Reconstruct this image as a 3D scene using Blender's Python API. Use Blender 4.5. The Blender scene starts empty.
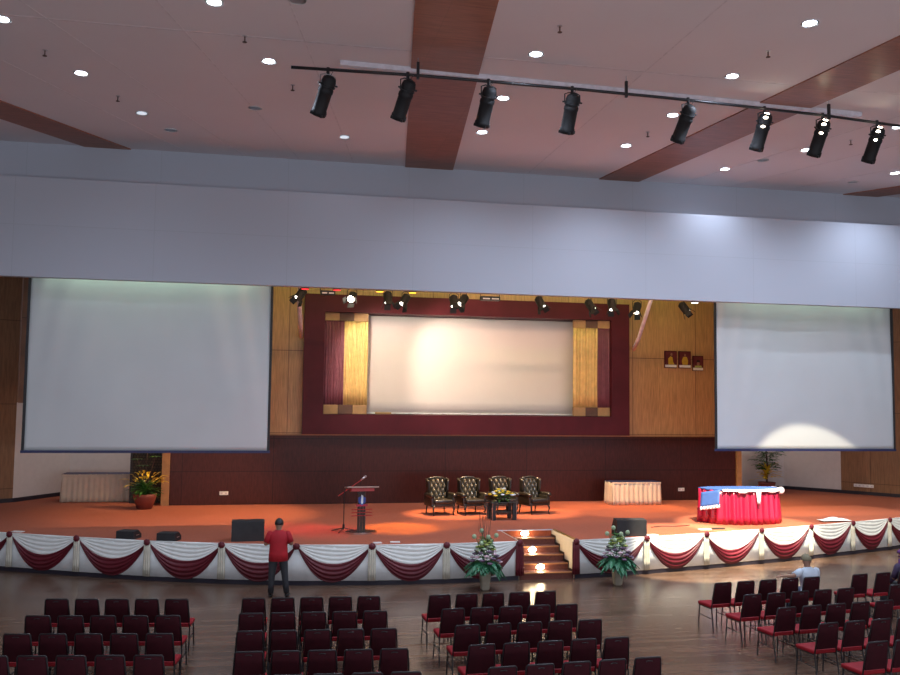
import bpy, bmesh, math, random
from mathutils import Vector, Matrix
random.seed(7)
PI = math.pi
S = bpy.context.scene
COL = S.collection

# ---------------------------------------------------------------- camera
EYE = Vector((0, 0, 4.42))
psi, th, rho = math.atan(0.2), math.atan((401-337.5)/900), 0.012
CF = Vector((math.sin(psi)*math.cos(th), math.cos(psi)*math.cos(th), math.sin(th)))
_rh = Vector((math.cos(psi), -math.sin(psi), 0)); _uh = _rh.cross(CF)
CR = _rh*math.cos(rho) + _uh*math.sin(rho); CU = CR.cross(CF)
cd = bpy.data.cameras.new('camera'); cam = bpy.data.objects.new('camera', cd); COL.objects.link(cam)
cd.sensor_width = 36; cd.lens = 36; cd.clip_end = 200
cam.matrix_world = Matrix(((CR.x, CU.x, -CF.x, EYE.x), (CR.y, CU.y, -CF.y, EYE.y), (CR.z, CU.z, -CF.z, EYE.z), (0, 0, 0, 1)))
S.camera = cam
S.view_settings.view_transform = 'Standard'; S.view_settings.look = 'None'
S.view_settings.gamma = 1; S.view_settings.use_curve_mapping = False
S.view_settings.exposure = 0.0

def px(p):
    v = Vector(p) - EYE; k = v.dot(CF)
    return 450 + 900*v.dot(CR)/k, 337.5 - 900*v.dot(CU)/k

# ---------------------------------------------------------------- world and lights
w = bpy.data.worlds.new('World'); S.world = w; w.use_nodes = True
w.node_tree.nodes['Background'].inputs[0].default_value = (.70, .76, .96, 1)
w.node_tree.nodes['Background'].inputs[1].default_value = .85

def look(o, loc, tgt):
    o.location = loc
    o.rotation_euler = (Vector(tgt)-Vector(loc)).to_track_quat('-Z', 'Y').to_euler()

def spot(name, loc, tgt, W, col, ang, blend=.5, size=.06):
    l = bpy.data.lights.new(name, 'SPOT'); l.energy = W; l.color = col; l.spot_size = math.radians(ang)
    l.spot_blend = blend; l.shadow_soft_size = size
    o = bpy.data.objects.new(name, l); COL.objects.link(o); look(o, loc, tgt); return o

def area(name, loc, tgt, W, col, sx, sy):
    l = bpy.data.lights.new(name, 'AREA'); l.energy = W; l.color = col; l.shape = 'RECTANGLE'; l.size = sx; l.size_y = sy
    o = bpy.data.objects.new(name, l); COL.objects.link(o); look(o, loc, tgt); return o

CZ = 11.5                                   # ceiling height
DOWN_ON = [(-5.11, 17.85), (-4.22, 20.52), (-1.14, 16.2), (-.18, 18.86), (5.16, 17.22), (5.19, 19.96), (5.33, 22.67),
           (9.67, 14.64), (9.64, 17.45), (9.56, 20.2), (9.47, 22.95), (13.31, 24.58), (14.47, 22.18), (15.49, 19.77), (18.5, 23.78)]
DOWN_DIM = [(-3.29, 23.12), (1.82, 23.98)]
DOWN_OFF = [(-2.73, 24.44), (-.51, 22.06), (13.87, 23.4), (17.99, 25.07), (.31, 15.79)]
COOL = (.70, .80, 1.0)
for i, (x, y) in enumerate(DOWN_ON):
    spot('downlight_lamp', (x, y, CZ-.09), (x, y, 0), 300 if (x > 13 and y > 24) else 640 if x > 8 else 380, COOL, 150, 1, .07)
for x, y in DOWN_DIM:
    spot('downlight_lamp', (x, y, CZ-.09), (x, y, 0), 25, COOL, 150, 1, .07)
for x, y in [(-4, 8), (1, 8), (5, 11), (10, 10), (16, 13), (20, 17), (21, 21)]:   # the hall's further downlights, above and behind the viewer
    spot('downlight_lamp', (x, y, CZ-.09), (x, y, 0), 260, COOL, 150, 1, .07)
area('ceiling_fill', (7, -3.5, 3.0), (7, 12, 16), 1250, (.95, .95, 1), 34, 1.2)  # unseen uplight added behind the viewer to brighten the ceiling
# fluorescent battens above the screens, behind the fascia, then added stage and wing fill
area('screen_batten_lamp', (-3.2, 26.05, 8.4), (-3.2, 26.9, 5), 30, (.75, 1, .72), 5.6, .08)
area('screen_batten_lamp', (17.0, 26.05, 8.4), (17.0, 26.9, 5), 22, (.78, 1, .72), 5.6, .08)
area('wall_batten_lamp', (6.9, 28.6, 9.3), (6.9, 30.6, 7.6), 62, (.5, .9, .12), 17, .1)
area('stage_wash_fill', (6.9, 26.1, 9.3), (6.9, 26.3, 0), 260, (1, .62, .34), 12.6, .16)  # added warm wash over the carpet, not a real batten
area('wing_fill', (-5.0, 32.2, 4.75), (-5.4, 33.2, 1), 28, (1, .86, .78), 1.6, .3)  # both wing lights are added to brighten the white recess walls
area('wing_fill', (18.9, 32.2, 4.75), (19.3, 33.2, 1), 28, (1, .86, .74), 1.6, .3)

# stage lamps: position and target; they hang on the bar behind the fascia
WARM = (1, .66, .34); AMB = (1, .55, .12)
STAGE_SPOTS = [
    (.88, 7.62, (-1.8, 28.2, .95), 1900, WARM, 66),
    (2.43, 7.58, (4.7, 31.2, 4.8), 520, (1, .84, .70), 84),
    (3.54, 7.6, (9.0, 31.2, 4.6), 760, (1, .80, .66), 84),
    (4.08, 7.55, (3.6, 24.6, .95), 3200, (1, .55, .05), 20),
    (5.63, 7.56, (5.6, 27.5, 1.3), 4200, WARM, 30),
    (5.93, 7.6, (7.9, 27.5, 1.3), 4200, WARM, 30),
    (8.45, 7.62, (9.6, 29.2, .95), 1300, (1, .5, .1), 30),
    (10.14, 7.58, (11.5, 28, .95), 1500, WARM, 46),
    (10.89, 7.62, (12.2, 28.6, .95), 1300, (1, .5, .08), 28),
    (11.76, 7.54, (15.5, 28, .95), 1500, WARM, 50),
    (13.42, 7.6, (18.5, 28, .95), 1400, WARM, 56),
]

# ---------------------------------------------------------------- materials
def _new(name):
    m = bpy.data.materials.new(name); m.use_nodes = True
    return m, m.node_tree, m.node_tree.nodes['Principled BSDF']

def mat(name, c, rough=.6, metal=0, var=.12, scale=6, spec=.5, bump=0, bscale=60, sheen=0):
    m, t, b = _new(name)
    tc = t.nodes.new('ShaderNodeTexCoord'); n = t.nodes.new('ShaderNodeTexNoise'); n.inputs['Scale'].default_value = scale
    t.links.new(tc.outputs['Object'], n.inputs['Vector'])
    r = t.nodes.new('ShaderNodeValToRGB')
    r.color_ramp.elements[0].position = .3; r.color_ramp.elements[1].position = .7
    r.color_ramp.elements[0].color = (*[v*(1-var) for v in c], 1); r.color_ramp.elements[1].color = (*[min(1, v*(1+var)) for v in c], 1)
    t.links.new(n.outputs['Fac'], r.inputs[0]); t.links.new(r.outputs[0], b.inputs['Base Color'])
    b.inputs['Roughness'].default_value = rough; b.inputs['Metallic'].default_value = metal
    b.inputs['Specular IOR Level'].default_value = spec
    if sheen: b.inputs['Sheen Weight'].default_value = sheen
    if bump:
        n2 = t.nodes.new('ShaderNodeTexNoise'); n2.inputs['Scale'].default_value = bscale
        t.links.new(tc.outputs['Object'], n2.inputs['Vector'])
        bp = t.nodes.new('ShaderNodeBump'); bp.inputs['Strength'].default_value = bump; bp.inputs['Distance'].default_value = .02
        t.links.new(n2.outputs['Fac'], bp.inputs['Height']); t.links.new(bp.outputs[0], b.inputs['Normal'])
    return m

def glow(name, c, s):
    m, t, b = _new(name)
    b.inputs['Base Color'].default_value = (*c, 1); b.inputs['Emission Color'].default_value = (*c, 1)
    b.inputs['Emission Strength'].default_value = s
    return m

def panel(name, c1, c2, joint, pw, ph, ox=0, oz=0, mortar=.012, rough=.5, axes='xz', grain=True, offset=0.0, spec=.5, gstretch=(1, 1, 14)):
    """wood or board panels: a grid of joints plus grain, laid in world axes"""
    m, t, b = _new(name)
    N = t.nodes.new; L = t.links.new
    g = N('ShaderNodeNewGeometry'); sp = N('ShaderNodeSeparateXYZ'); L(g.outputs['Position'], sp.inputs[0])
    cb = N('ShaderNodeCombineXYZ'); L(sp.outputs[axes[0].upper()], cb.inputs[0]); L(sp.outputs[axes[1].upper()], cb.inputs[1])
    mp = N('ShaderNodeMapping'); mp.inputs['Location'].default_value = (-ox, -oz, 0); L(cb.outputs[0], mp.inputs[0])
    br = N('ShaderNodeTexBrick'); br.offset = offset; br.squash = 1
    br.inputs['Scale'].default_value = 1; br.inputs['Brick Width'].default_value = pw; br.inputs['Row Height'].default_value = ph
    br.inputs['Mortar Size'].default_value = mortar; br.inputs['Mortar Smooth'].default_value = .1
    br.inputs['Color1'].default_value = (*c1, 1); br.inputs['Color2'].default_value = (*c2, 1); br.inputs['Mortar'].default_value = (*joint, 1)
    L(mp.outputs[0], br.inputs['Vector'])
    if grain:
        mg = N('ShaderNodeMapping'); mg.inputs['Scale'].default_value = gstretch
        L(g.outputs['Position'], mg.inputs[0])
        n = N('ShaderNodeTexNoise'); n.inputs['Scale'].default_value = 2.2; n.inputs['Detail'].default_value = 6; L(mg.outputs[0], n.inputs['Vector'])
        mr = N('ShaderNodeMapRange'); mr.inputs[1].default_value = .3; mr.inputs[2].default_value = .7
        mr.inputs[3].default_value = .78; mr.inputs[4].default_value = 1.2; L(n.outputs['Fac'], mr.inputs[0])
        mx = N('ShaderNodeVectorMath'); mx.operation = 'SCALE'; L(br.outputs['Color'], mx.inputs[0]); L(mr.outputs[0], mx.inputs['Scale'])
        L(mx.outputs[0], b.inputs['Base Color'])
    else:
        L(br.outputs['Color'], b.inputs['Base Color'])
    b.inputs['Roughness'].default_value = rough; b.inputs['Specular IOR Level'].default_value = spec
    return m

M = {
 'floor': panel('parquet', (.10, .058, .038), (.165, .10, .066), (.035, .02, .012), 2.4, .14, rough=.27, axes='xy', offset=.5, mortar=.004, gstretch=(1, 14, 1)),
 'ceil': mat('ceiling_board', (.76, .71, .73), .8, var=.02, scale=.4), 'seam': mat('ceiling_seam', (.69, .64, .66), .8), 'chaintube': mat('matt_black', (.006, .006, .007), .7),
 'beamwood': panel('ceiling_wood', (.30, .11, .06), (.32, .12, .07), (.27, .10, .055), 1.5, .3, axes='xy', grain=True, rough=.4, gstretch=(1, 8, 1)),
 'fascia': panel('fascia_board', (.46, .49, .55), (.465, .495, .555), (.42, .45, .5), 3.6, 9, ox=.4, axes='xz', mortar=.01, grain=False, rough=.75),
 'tan': panel('tan_wood', (.52, .30, .13), (.50, .285, .12), (.2, .1, .05), 2.45, 2.75, ox=.62, oz=3.3, rough=.42, gstretch=(14, 1, 1)),
 'brownwood': panel('brown_wood', (.26, .14, .07), (.25, .13, .065), (.12, .06, .03), 2.4, 2.75, ox=.3, oz=1.4, rough=.5, axes='yz', gstretch=(1, 14, 1)),
 'darkwood': panel('dark_wood', (.055, .013, .010), (.066, .017, .012), (.025, .008, .007), 2.9, 1.08, ox=.2, oz=.95, rough=.33, gstretch=(10, 1, 2), spec=.22),
 'boxwood': mat('maroon_board', (.085, .011, .017), .45, var=.1, scale=2, spec=.2),
 'white': mat('white_paint', (.66, .62, .6), .8, var=.03),
 'postw': mat('tan_post', (.36, .19, .08), .5),
 'screen': mat('screen_cloth', (.60, .635, .635), .85, var=.02, scale=1),
 'cscreen': mat('projection_cloth', (.82, .76, .70), .85, var=.015, scale=1),
 'black': mat('black_metal', (.012, .012, .014), .38, var=.2),
 'blackfab': mat('black_plastic', (.02, .02, .022), .6, var=.2),
 'navy': mat('navy_edge', (.02, .025, .09), .5),
 'steel': mat('steel', (.5, .5, .52), .3, 1),
 'battenw': mat('white_enamel', (.66, .62, .66), .2),
 'carpet': mat('orange_red_carpet', (.41, .108, .052), .95, var=.16, scale=30, spec=.1, bump=.4, bscale=200, sheen=.1),
 'plinth': mat('dark_plinth', (.02, .018, .03), .5),
 'skirtw': mat('white_cloth', (.86, .92, .92), .8, var=.04),
 'swagw': mat('ivory_satin', (.84, .88, .84), .75, var=.04),
 'tail': mat('cream_cloth', (.60, .58, .48), .8),
 'maroon': mat('maroon_satin', (.11, .005, .014), .5, var=.15, spec=.5),
 'gold': mat('gold_curtain', (.86, .62, .24), .55, var=.1),
 'mcurt': mat('plum_curtain', (.27, .09, .12), .6),
 'tanblk': mat('tan_block', (.42, .25, .10), .6), 'brnblk': mat('brown_block', (.12, .06, .035), .6),
 'chairback': mat('maroon_upholstery', (.036, .003, .007), .7, var=.2, spec=.2),
 'chairseat': mat('red_upholstery', (.28, .009, .016), .7, var=.12, spec=.25),
 'chairframe': mat('dark_tube', (.022, .02, .022), .35, .3),
 'leather': mat('black_leather', (.020, .016, .011), .36, var=.2, spec=.7), 'tuft_glare': mat('tufted_leather_glare', (.085, .065, .032), .34, var=.2, spec=.9),  # tufted back: black leather lightened, lamp glare put into its colour
 'darkleg': mat('dark_walnut', (.03, .015, .01), .4),
 'glass': mat('smoked_glass', (.05, .055, .05), .08, var=0, spec=1),
 'chrome': mat('chrome', (.6, .6, .6), .2, 1),
 'pot': mat('terracotta', (.22, .05, .035), .6), 'leaf': mat('leaf_green', (.05, .16, .025), .5, var=.5, scale=9),
 'leafd': mat('leaf_dark', (.035, .17, .08), .45, var=.4, scale=9), 'yel': mat('yellow_and_lit_leaf', (.75, .55, .04), .5, var=.25),
 'yflower': mat('yellow_petals', (.85, .62, .05), .6), 'pinkfl': mat('pale_pink_petals', (.62, .45, .50), .7),
 'purplefl': mat('dusky_purple_petals', (.13, .08, .13), .7), 'greenb': mat('pale_green_bloom', (.42, .55, .34), .8, bump=.8, bscale=90),
 'lime': mat('lime_petals', (.34, .42, .10), .6), 'vase': mat('beige_fabric_vase', (.40, .36, .27), .75),
 'twig': mat('twig', (.09, .05, .04), .7), 'white2': mat('white_plastic', (.8, .8, .78), .5),
 'cream': mat('cream_satin', (.70, .60, .46), .6, var=.04), 'redsatin': mat('red_satin', (.42, .010, .05), .3, var=.12, spec=.7),
 'bluec': mat('blue_cloth', (.05, .12, .36), .6), 'pinkw': mat('white_ruffle', (.8, .68, .74), .7),
 'skin': mat('skin', (.32, .17, .11), .55, var=.05), 'hair': mat('black_hair', (.01, .009, .009), .5),
 'redshirt': mat('red_polo', (.40, .008, .018), .75), 'trous': mat('charcoal_trousers', (.03, .032, .038), .8),
 'tee': mat('pale_tee', (.50, .58, .66), .8), 'cap': mat('olive_cap', (.20, .18, .11), .8), 'jeans': mat('blue_jeans', (.06, .08, .14), .8),
 'purple': mat('purple_cloth', (.09, .02, .14), .7), 'dpurple': mat('dark_purple_cloth', (.045, .03, .075), .75),
 'shoe': mat('black_shoe', (.012, .012, .012), .4),
 'stair': mat('stair_carpet', (.15, .045, .03), .85, var=.2, scale=20), 'nosing': mat('stair_nosing', (.42, .17, .06), .5),
 'lampglow': glow('downlight_glow', (.86, .92, 1), 9), 'dimglow': glow('dim_glow', (.8, .9, 1), .7),
 'warmglow': glow('lens_glow', (1, .86, .66), 22), 'amberglow': glow('amber_glow', (1, .5, .04), 3), 'redglow': glow('red_glow', (1, .04, .05), 1.6),
 'whitelens': glow('white_lens', (1, .95, .85), 4), 'lens': mat('glass_lens', (.05, .05, .05), .1, spec=1),
 'stepglow': glow('step_light_glow', (1, .88, .6), 45),
 'maroonpic': mat('picture_ground', (.13, .02, .025), .4), 'yelpic': mat('picture_yellow', (.55, .36, .03), .4),
 'redrod': mat('red_wire', (.4, .02, .02), .4), 'deskred': mat('desk_board', (.45, .30, .24), .4),
 'emblue': mat('emblem_blue', (.02, .07, .35), .4), 'emwhite': mat('emblem_white', (.75, .85, .9), .4), 'emred': mat('emblem_red', (.5, .02, .05), .4),
}

# ---------------------------------------------------------------- mesh builder
class MB:
    def __init__(s): s.bm = bmesh.new()
    def box(s, a, b, mx=None, bev=0):
        a, b = Vector(a), Vector(b)
        r = bmesh.ops.create_cube(s.bm, size=1)
        vs = r['verts']; c = (a+b)/2; d = b-a
        for v in vs: v.co = Vector((v.co.x*d.x, v.co.y*d.y, v.co.z*d.z)) + c
        if bev:
            es = list({e for v in vs for e in v.link_edges})
            r2 = bmesh.ops.bevel(s.bm, geom=es, offset=bev, segments=2, affect='EDGES', profile=.6)
            vs = list({v for f in r2['faces'] for v in f.verts} | {v for v in vs if v.is_valid})
        if mx is not None:
            for v in vs: v.co = mx @ v.co
        return s
    def tube(s, pts, r, seg=8, cap=True):
        pts = [Vector(p) for p in pts]; n = len(pts)
        rs = r if isinstance(r, (list, tuple)) else [r]*n
        rings = []; up = None
        for i, p in enumerate(pts):
            d = (pts[min(i+1, n-1)] - pts[max(i-1, 0)]).normalized()
            if up is None: up = d.orthogonal().normalized()
            up = (up - d*up.dot(d))
            up = up.normalized() if up.length > 1e-5 else d.orthogonal().normalized()
            q = d.cross(up)
            rings.append([s.bm.verts.new(p + (up*math.cos(2*PI*k/seg) + q*math.sin(2*PI*k/seg))*rs[i]) for k in range(seg)])
        for a, b in zip(rings, rings[1:]):
            for k in range(seg): s.bm.faces.new((a[k], a[(k+1) % seg], b[(k+1) % seg], b[k]))
        if cap:
            s.bm.faces.new(rings[0][::-1]); s.bm.faces.new(rings[-1])
        return s
    def lathe(s, prof, seg=20, mx=None, cap=True):
        rings = []
        for r, z in prof:
            rings.append([s.bm.verts.new((mx or Matrix()) @ Vector((r*math.cos(2*PI*k/seg), r*math.sin(2*PI*k/seg), z))) for k in range(seg)])
        for a, b in zip(rings, rings[1:]):
            for k in range(seg): s.bm.faces.new((a[k], a[(k+1) % seg], b[(k+1) % seg], b[k]))
        if cap: s.bm.faces.new(rings[0][::-1]); s.bm.faces.new(rings[-1])
        return s
    def prism(s, poly, z0, z1, mx=None):
        T = mx or Matrix()
        lo = [s.bm.verts.new(T @ Vector((p[0], p[1], z0))) for p in poly]; hi = [s.bm.verts.new(T @ Vector((p[0], p[1], z1))) for p in poly]
        n = len(poly)
        s.bm.faces.new(lo[::-1]); s.bm.faces.new(hi)
        for k in range(n): s.bm.faces.new((lo[k], lo[(k+1) % n], hi[(k+1) % n], hi[k]))
        return s
    def grid(s, fn, nu, nv):
        g = [[s.bm.verts.new(fn(i/nu, j/nv)) for j in range(nv+1)] for i in range(nu+1)]
        for i in range(nu):
            for j in range(nv): s.bm.faces.new((g[i][j], g[i+1][j], g[i+1][j+1], g[i][j+1]))
        return s
    def ball(s, c, r, seg=12, sq=(1, 1, 1)):
        bmesh.ops.create_uvsphere(s.bm, u_segments=seg, v_segments=max(6, seg//2+2), radius=1,
                                  matrix=Matrix.Translation(c) @ Matrix.Diagonal((r*sq[0], r*sq[1], r*sq[2], 1)))
        return s
    def leaf(s, base, d, length, width, droop=.3):
        base = Vector(base); d = Vector(d).normalized(); side = d.cross(Vector((0, 0, 1)))
        side = side.normalized() if side.length > 1e-3 else Vector((1, 0, 0))
        prev = None
        for k in range(5):
            t = k/4; c = base + d*length*t + Vector((0, 0, -droop*length*t*t)); wv = side*width*math.sin(PI*(.12+.86*t))*.5
            row = [s.bm.verts.new(c-wv), s.bm.verts.new(c+Vector((0, 0, -.15*width))), s.bm.verts.new(c+wv)]
            if prev:
                for q in range(2): s.bm.faces.new((prev[q], prev[q+1], row[q+1], row[q]))
            prev = row
        return s
    def build(s, name, m, parent=None, smooth=False, solid=0, label=None):
        bmesh.ops.recalc_face_normals(s.bm, faces=s.bm.faces)
        me = bpy.data.meshes.new(name); s.bm.to_mesh(me); s.bm.free()
        me.materials.append(m)
        if smooth:
            for p in me.polygons: p.use_smooth = True
        o = bpy.data.objects.new(name, me); COL.objects.link(o)
        if parent: o.parent = parent
        if label: o['label'] = label
        if solid:
            k = o.modifiers.new('thickness', 'SOLIDIFY'); k.thickness = solid; k.offset = 0
        return o

def tag(o, label, cat, group=None):
    o['label'] = label; o['category'] = cat
    if group: o['group'] = group
    return o
def thing(name, label, cat, loc=(0, 0, 0), rz=0, group=None):
    o = bpy.data.objects.new(name, None); COL.objects.link(o); o.location = loc; o.rotation_euler = (0, 0, rz)
    return tag(o, label, cat, group)
def structure(o): o['kind'] = 'structure'; return o
def kids(o): return [c for c in o.children]
def dup(root, loc=None, rz=None, label=None, group=None):
    r = root.copy(); COL.objects.link(r)
    if loc is not None: r.location = loc
    if rz is not None: r.rotation_euler = (0, 0, rz)
    if label: r['label'] = label
    if group: r['group'] = group
    for c in kids(root):
        if c.type == 'LIGHT': continue
        k = c.copy(); COL.objects.link(k); k.parent = r
        for g in kids(c):
            h = g.copy(); COL.objects.link(h); h.parent = k
    return r
ORD = ['first', 'second', 'third', 'fourth', 'fifth', 'sixth', 'seventh', 'eighth', 'ninth', 'tenth', 'eleventh', 'twelfth', 'thirteenth', 'fourteenth', 'fifteenth', 'sixteenth', 'seventeenth']

# ================================================================ THE SETTING
structure(MB().box((-22, -6, -.2), (36, 36, 0)).build('floor', M['floor']))
structure(MB().box((-22, -6, CZ), (36, 27, CZ+.2)).build('ceiling', M['ceil']))
structure(MB().box((-22.2, -6, 0), (-22, 36, CZ)).build('wall_left', M['white']))
structure(MB().box((36, -6, 0), (36.2, 36, CZ)).build('wall_right', M['white']))
def beam(n, poly): structure(MB().prism(poly, CZ-.03, CZ).build('trim_%d' % n, M['beamwood']))
beam(1, [(-4.04, 26.6), (-5.3, 26.6), (-15.5, 12.5), (-13.4, 12.5)])
beam(2, [(3.87, 26.6), (5.35, 26.6), (2.0, 1.5), (.5, 1.5)])
beam(3, [(10.07, 26.6), (11.4, 26.6), (15.2, -1), (13.75, -1)])
beam(4, [(18.7, 26.6), (20.0, 26.6), (30.6, 12.5), (28.5, 12.5)])
structure(MB().box((-22, 17.62, CZ-.003), (36, 17.68, CZ)).build('trim_5', M['seam']))
for k_, (x0_, m_) in enumerate(((-2.5, .50), (-.9, .38), (.7, .28), (2.3, .2), (7.7, 0), (12.8, -.28), (14.5, -.38), (16.5, -.5))):
    structure(MB().prism([(x0_, 26.6), (x0_+.03, 26.6), (x0_+.03-m_*26, .6), (x0_-m_*26, .6)], CZ-.004, CZ).build('trim_%d' % (11+k_), M['seam']))
# fascia over the stage opening: a lower panel that stands a metre in front of the upper strip
structure(MB().box((-22, 25.6, 7.6), (36, 25.85, 10.3)).box((-22, 25.85, 10.2), (36, 26.6, 10.3)).build('wall_front', M['fascia']))
structure(MB().box((-22, 26.6, 10.3), (36, 26.8, CZ)).build('wall_front_upper', M['fascia']))
structure(MB().box((-22, 26.8, 9.6), (36, 36, 9.8)).build('stage_ceiling', mat('stage_soffit', (.10, .09, .07), .9)))

# stage with its bowed edge and the stair notch
SH = .95
POSTS_L = [(-9.7, 26.7), (-8.02, 25.75), (-6.29, 24.83), (-4.52, 23.94), (-2.76, 23.12), (-.99, 22.5), (.75, 22.06), (2.52, 21.84), (4.32, 21.80), (6.2, 21.95)]
POSTS_R = [(7.66, 21.95), (9.69, 22.26), (11.6, 22.72), (13.52, 23.24), (15.39, 23.76), (17.15, 24.34), (18.83, 24.92), (20.5, 25.6), (22.2, 26.4)]
outline = POSTS_L + [(6.2, 23.78), (7.66, 23.78)] + POSTS_R + [(28, 30), (28, 35.9), (-14, 35.9), (-14, 29)]
structure(MB().prism(outline, .0, SH).build('stage_floor', M['carpet']))
def offset_poly(pts, d):
    out = []
    for i, p in enumerate(pts):
        a = Vector(pts[max(i-1, 0)]); b = Vector(pts[min(i+1, len(pts)-1)]); t = (b-a).normalized()
        out.append((p[0]+t.y*d, p[1]-t.x*d))
    return out
for k, PL in enumerate((POSTS_L, POSTS_R)):
    q = offset_poly(PL, .015); q2 = offset_poly(PL, .001)
    structure(MB().prism(q+q2[::-1], 0, .11).build('baseboard_stage', M['plinth']))

# walls round the stage
structure(MB().box((-3.3, 30.55, SH), (16.95, 30.8, 3.25)).build('wall_back_wainscot', M['darkwood']))
structure(MB().box((-3.3, 30.5, 3.22), (16.95, 30.82, 3.27)).build('trim_6', M['postw']))
structure(MB().box((-3.3, 30.6, 3.25), (1.12, 30.8, 9.6)).box((12.5, 30.6, 3.25), (16.95, 30.8, 9.6)).box((1.12, 30.6, 7.95), (12.5, 30.8, 9.6)).build('wall_back', M['tan']))
structure(MB().box((-3.32, 30.45, SH), (-3.08, 30.6, 9.6)).build('trim_7', M['postw']))
structure(MB().box((16.86, 30.45, SH), (17.04, 30.6, 9.6)).build('trim_8', M['postw']))
structure(MB().box((-7.75, 30.6, 4.2), (-3.3, 30.8, 9.6)).build('wall_back_left', M['brownwood']))
structure(MB().box((16.8, 30.6, 4.2), (21.6, 30.8, 9.6)).build('wall_back_right', M['brownwood']))
structure(MB().box((-7.3, 34.2, SH), (-2.6, 34.3, 5)).build('wall_wing_left', M['white']))
structure(MB().box((16.6, 34.2, SH), (21.3, 34.3, 5)).build('wall_wing_right', M['white']))
structure(MB().box((-3.25, 30.8, SH), (-3.15, 34.3, 5)).build('wall_wing_left_inner', M['white']))
structure(MB().box((16.9, 30.8, SH), (17.0, 34.3, 5)).build('wall_wing_right_inner', M['white']))
def vwall(name, m, a, b, z0, z1, th=.12):
    a, b = Vector(a), Vector(b); t = (b-a).normalized(); n = Vector((-t.y, t.x))*th
    return structure(MB().prism([tuple(a), tuple(b), tuple(b+n), tuple(a+n)], z0, z1).build(name, m))
# the side walls stand outwards of these lines
vwall('wall_side_left_plaster', M['white'], (-8.13, 31.95), (-6.86, 34.2), SH, 4.2)
vwall('wall_side_left_upper', M['brownwood'], (-8.13, 31.95), (-6.86, 34.2), 4.2, 9.6)
vwall('wall_side_left', M['brownwood'], (-12.5, 28.9), (-8.13, 31.95), 0, 9.6)
vwall('wall_side_right_plaster', M['white'], (21.06, 34.2), (22.46, 32.42), SH, 4.2)
vwall('wall_side_right_upper', M['brownwood'], (21.06, 34.2), (22.46, 32.42), 4.2, 9.6)
vwall('wall_side_right', M['brownwood'], (22.46, 32.42), (26.6, 26.6), 0, 9.6)
def bline(name, a, b):
    a, b = Vector(a), Vector(b); t = (b-a).normalized(); n = Vector((t.y, -t.x))*.03
    structure(MB().prism([tuple(a), tuple(b), tuple(b+n), tuple(a+n)], SH, SH+.13).build(name, M['plinth']))
bline('baseboard_right', (21.06, 34.2), (26.6, 26.6) if 0 else (22.46, 32.42)); bline('baseboard_right', (22.46, 32.42), (26.6, 26.6))
bline('baseboard_left', (-12.5, 28.9), (-8.13, 31.95)); bline('baseboard_left', (-8.13, 31.95), (-6.86, 34.2))
structure(MB().box((-7.3, 34.16, SH), (-2.6, 34.2, SH+.12)).build('baseboard_back', M['plinth']))
structure(MB().box((16.6, 34.16, SH), (21.3, 34.2, SH+.12)).build('baseboard_back', M['plinth']))

# maroon proscenium box with the white projection wall in it
BX0, BX1, BZ0, BZ1, BY = 1.1, 12.6, 3.27, 7.95, 30.25
IX0, IX1, IZ0, IZ1 = 1.78, 11.93, 3.93, 7.36
f = MB()
f.box((BX0, BY, BZ0), (IX0, 31.5, BZ1)).box((IX1, BY, BZ0), (BX1, 31.5, BZ1))
f.box((IX0, BY, BZ0), (IX1, 31.5, IZ0)).box((IX0, BY, IZ1), (IX1, 31.5, BZ1)).box((IX0, 31.4, IZ0), (IX1, 31.5, IZ1))
structure(f.build('wall_back_surround', M['boxwood']))

def drape(name, m, x0, x1, y, z0, z1, n, amp, parent=None, smooth=True):
    k = n*8
    return MB().grid(lambda u, v: Vector((x0+(x1-x0)*u, y + amp*math.sin(u*n*2*PI+.4*math.sin(v*5)) + amp*.4*math.sin(u*n*4.7*PI), z0+(z1-z0)*v)), k, 6).build(name, m, parent, smooth, solid=.012)
DY = 30.48
def XA(p, y):            # x on the plane Y=y seen at column p of the eye-level row
    d = CF + CR*((p-450)/900); return d.x*y/d.y
cx = [XA(p, DY) for p in (322, 344.5, 368, 573, 597, 611)]
cx[0] = IX0+.01; cx[5] = IX1-.01
tag(drape('curtain', M['mcurt'], cx[0], cx[1], DY, 4.25, 7.08, 7, .035), 'plum curtain at the left edge of the central stage screen', 'curtain')
tag(drape('curtain', M['gold'], cx[1], cx[2], DY-.02, 4.25, 7.08, 8, .04), 'gold curtain to the left of the central screen', 'curtain')
tag(drape('curtain', M['gold'], cx[3], cx[4], DY-.02, 4.25, 7.08, 8, .04), 'gold curtain to the right of the central screen', 'curtain')
tag(drape('curtain', M['mcurt'], cx[4], cx[5], DY, 4.25, 7.08, 6, .035), 'plum curtain at the right edge of the central stage screen', 'curtain')
def blocks(xa, xb, z0, z1, where):
    t = thing('curtain_block_band', 'tan and brown checked block band at the %s of the central screen' % where, 'trim panel', ((xa+xb)/2, DY, z0))
    wd = (xb-xa)/3
    for i in range(3):
        MB().box((-1.5*wd+i*wd+.004, -.08, 0), (-1.5*wd+(i+1)*wd-.004, .06, z1-z0), bev=.01).build('block', M['brnblk' if i == 1 else 'tanblk'], t, label='brown middle block' if i == 1 else None)
blocks(cx[0], cx[2], 3.94, 4.25, 'lower left'); blocks(cx[0], cx[2], 7.08, 7.35, 'upper left')
blocks(cx[3], cx[5], 3.94, 4.25, 'lower right'); blocks(cx[3], cx[5], 7.08, 7.35, 'upper right')
t = thing('projection_screen', 'wide cream projection screen between gold curtains at the back of the stage', 'projection screen', ((cx[2]+cx[3])/2, 31.12, 3.95))
hw = (cx[3]-cx[2])/2+.45
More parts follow.
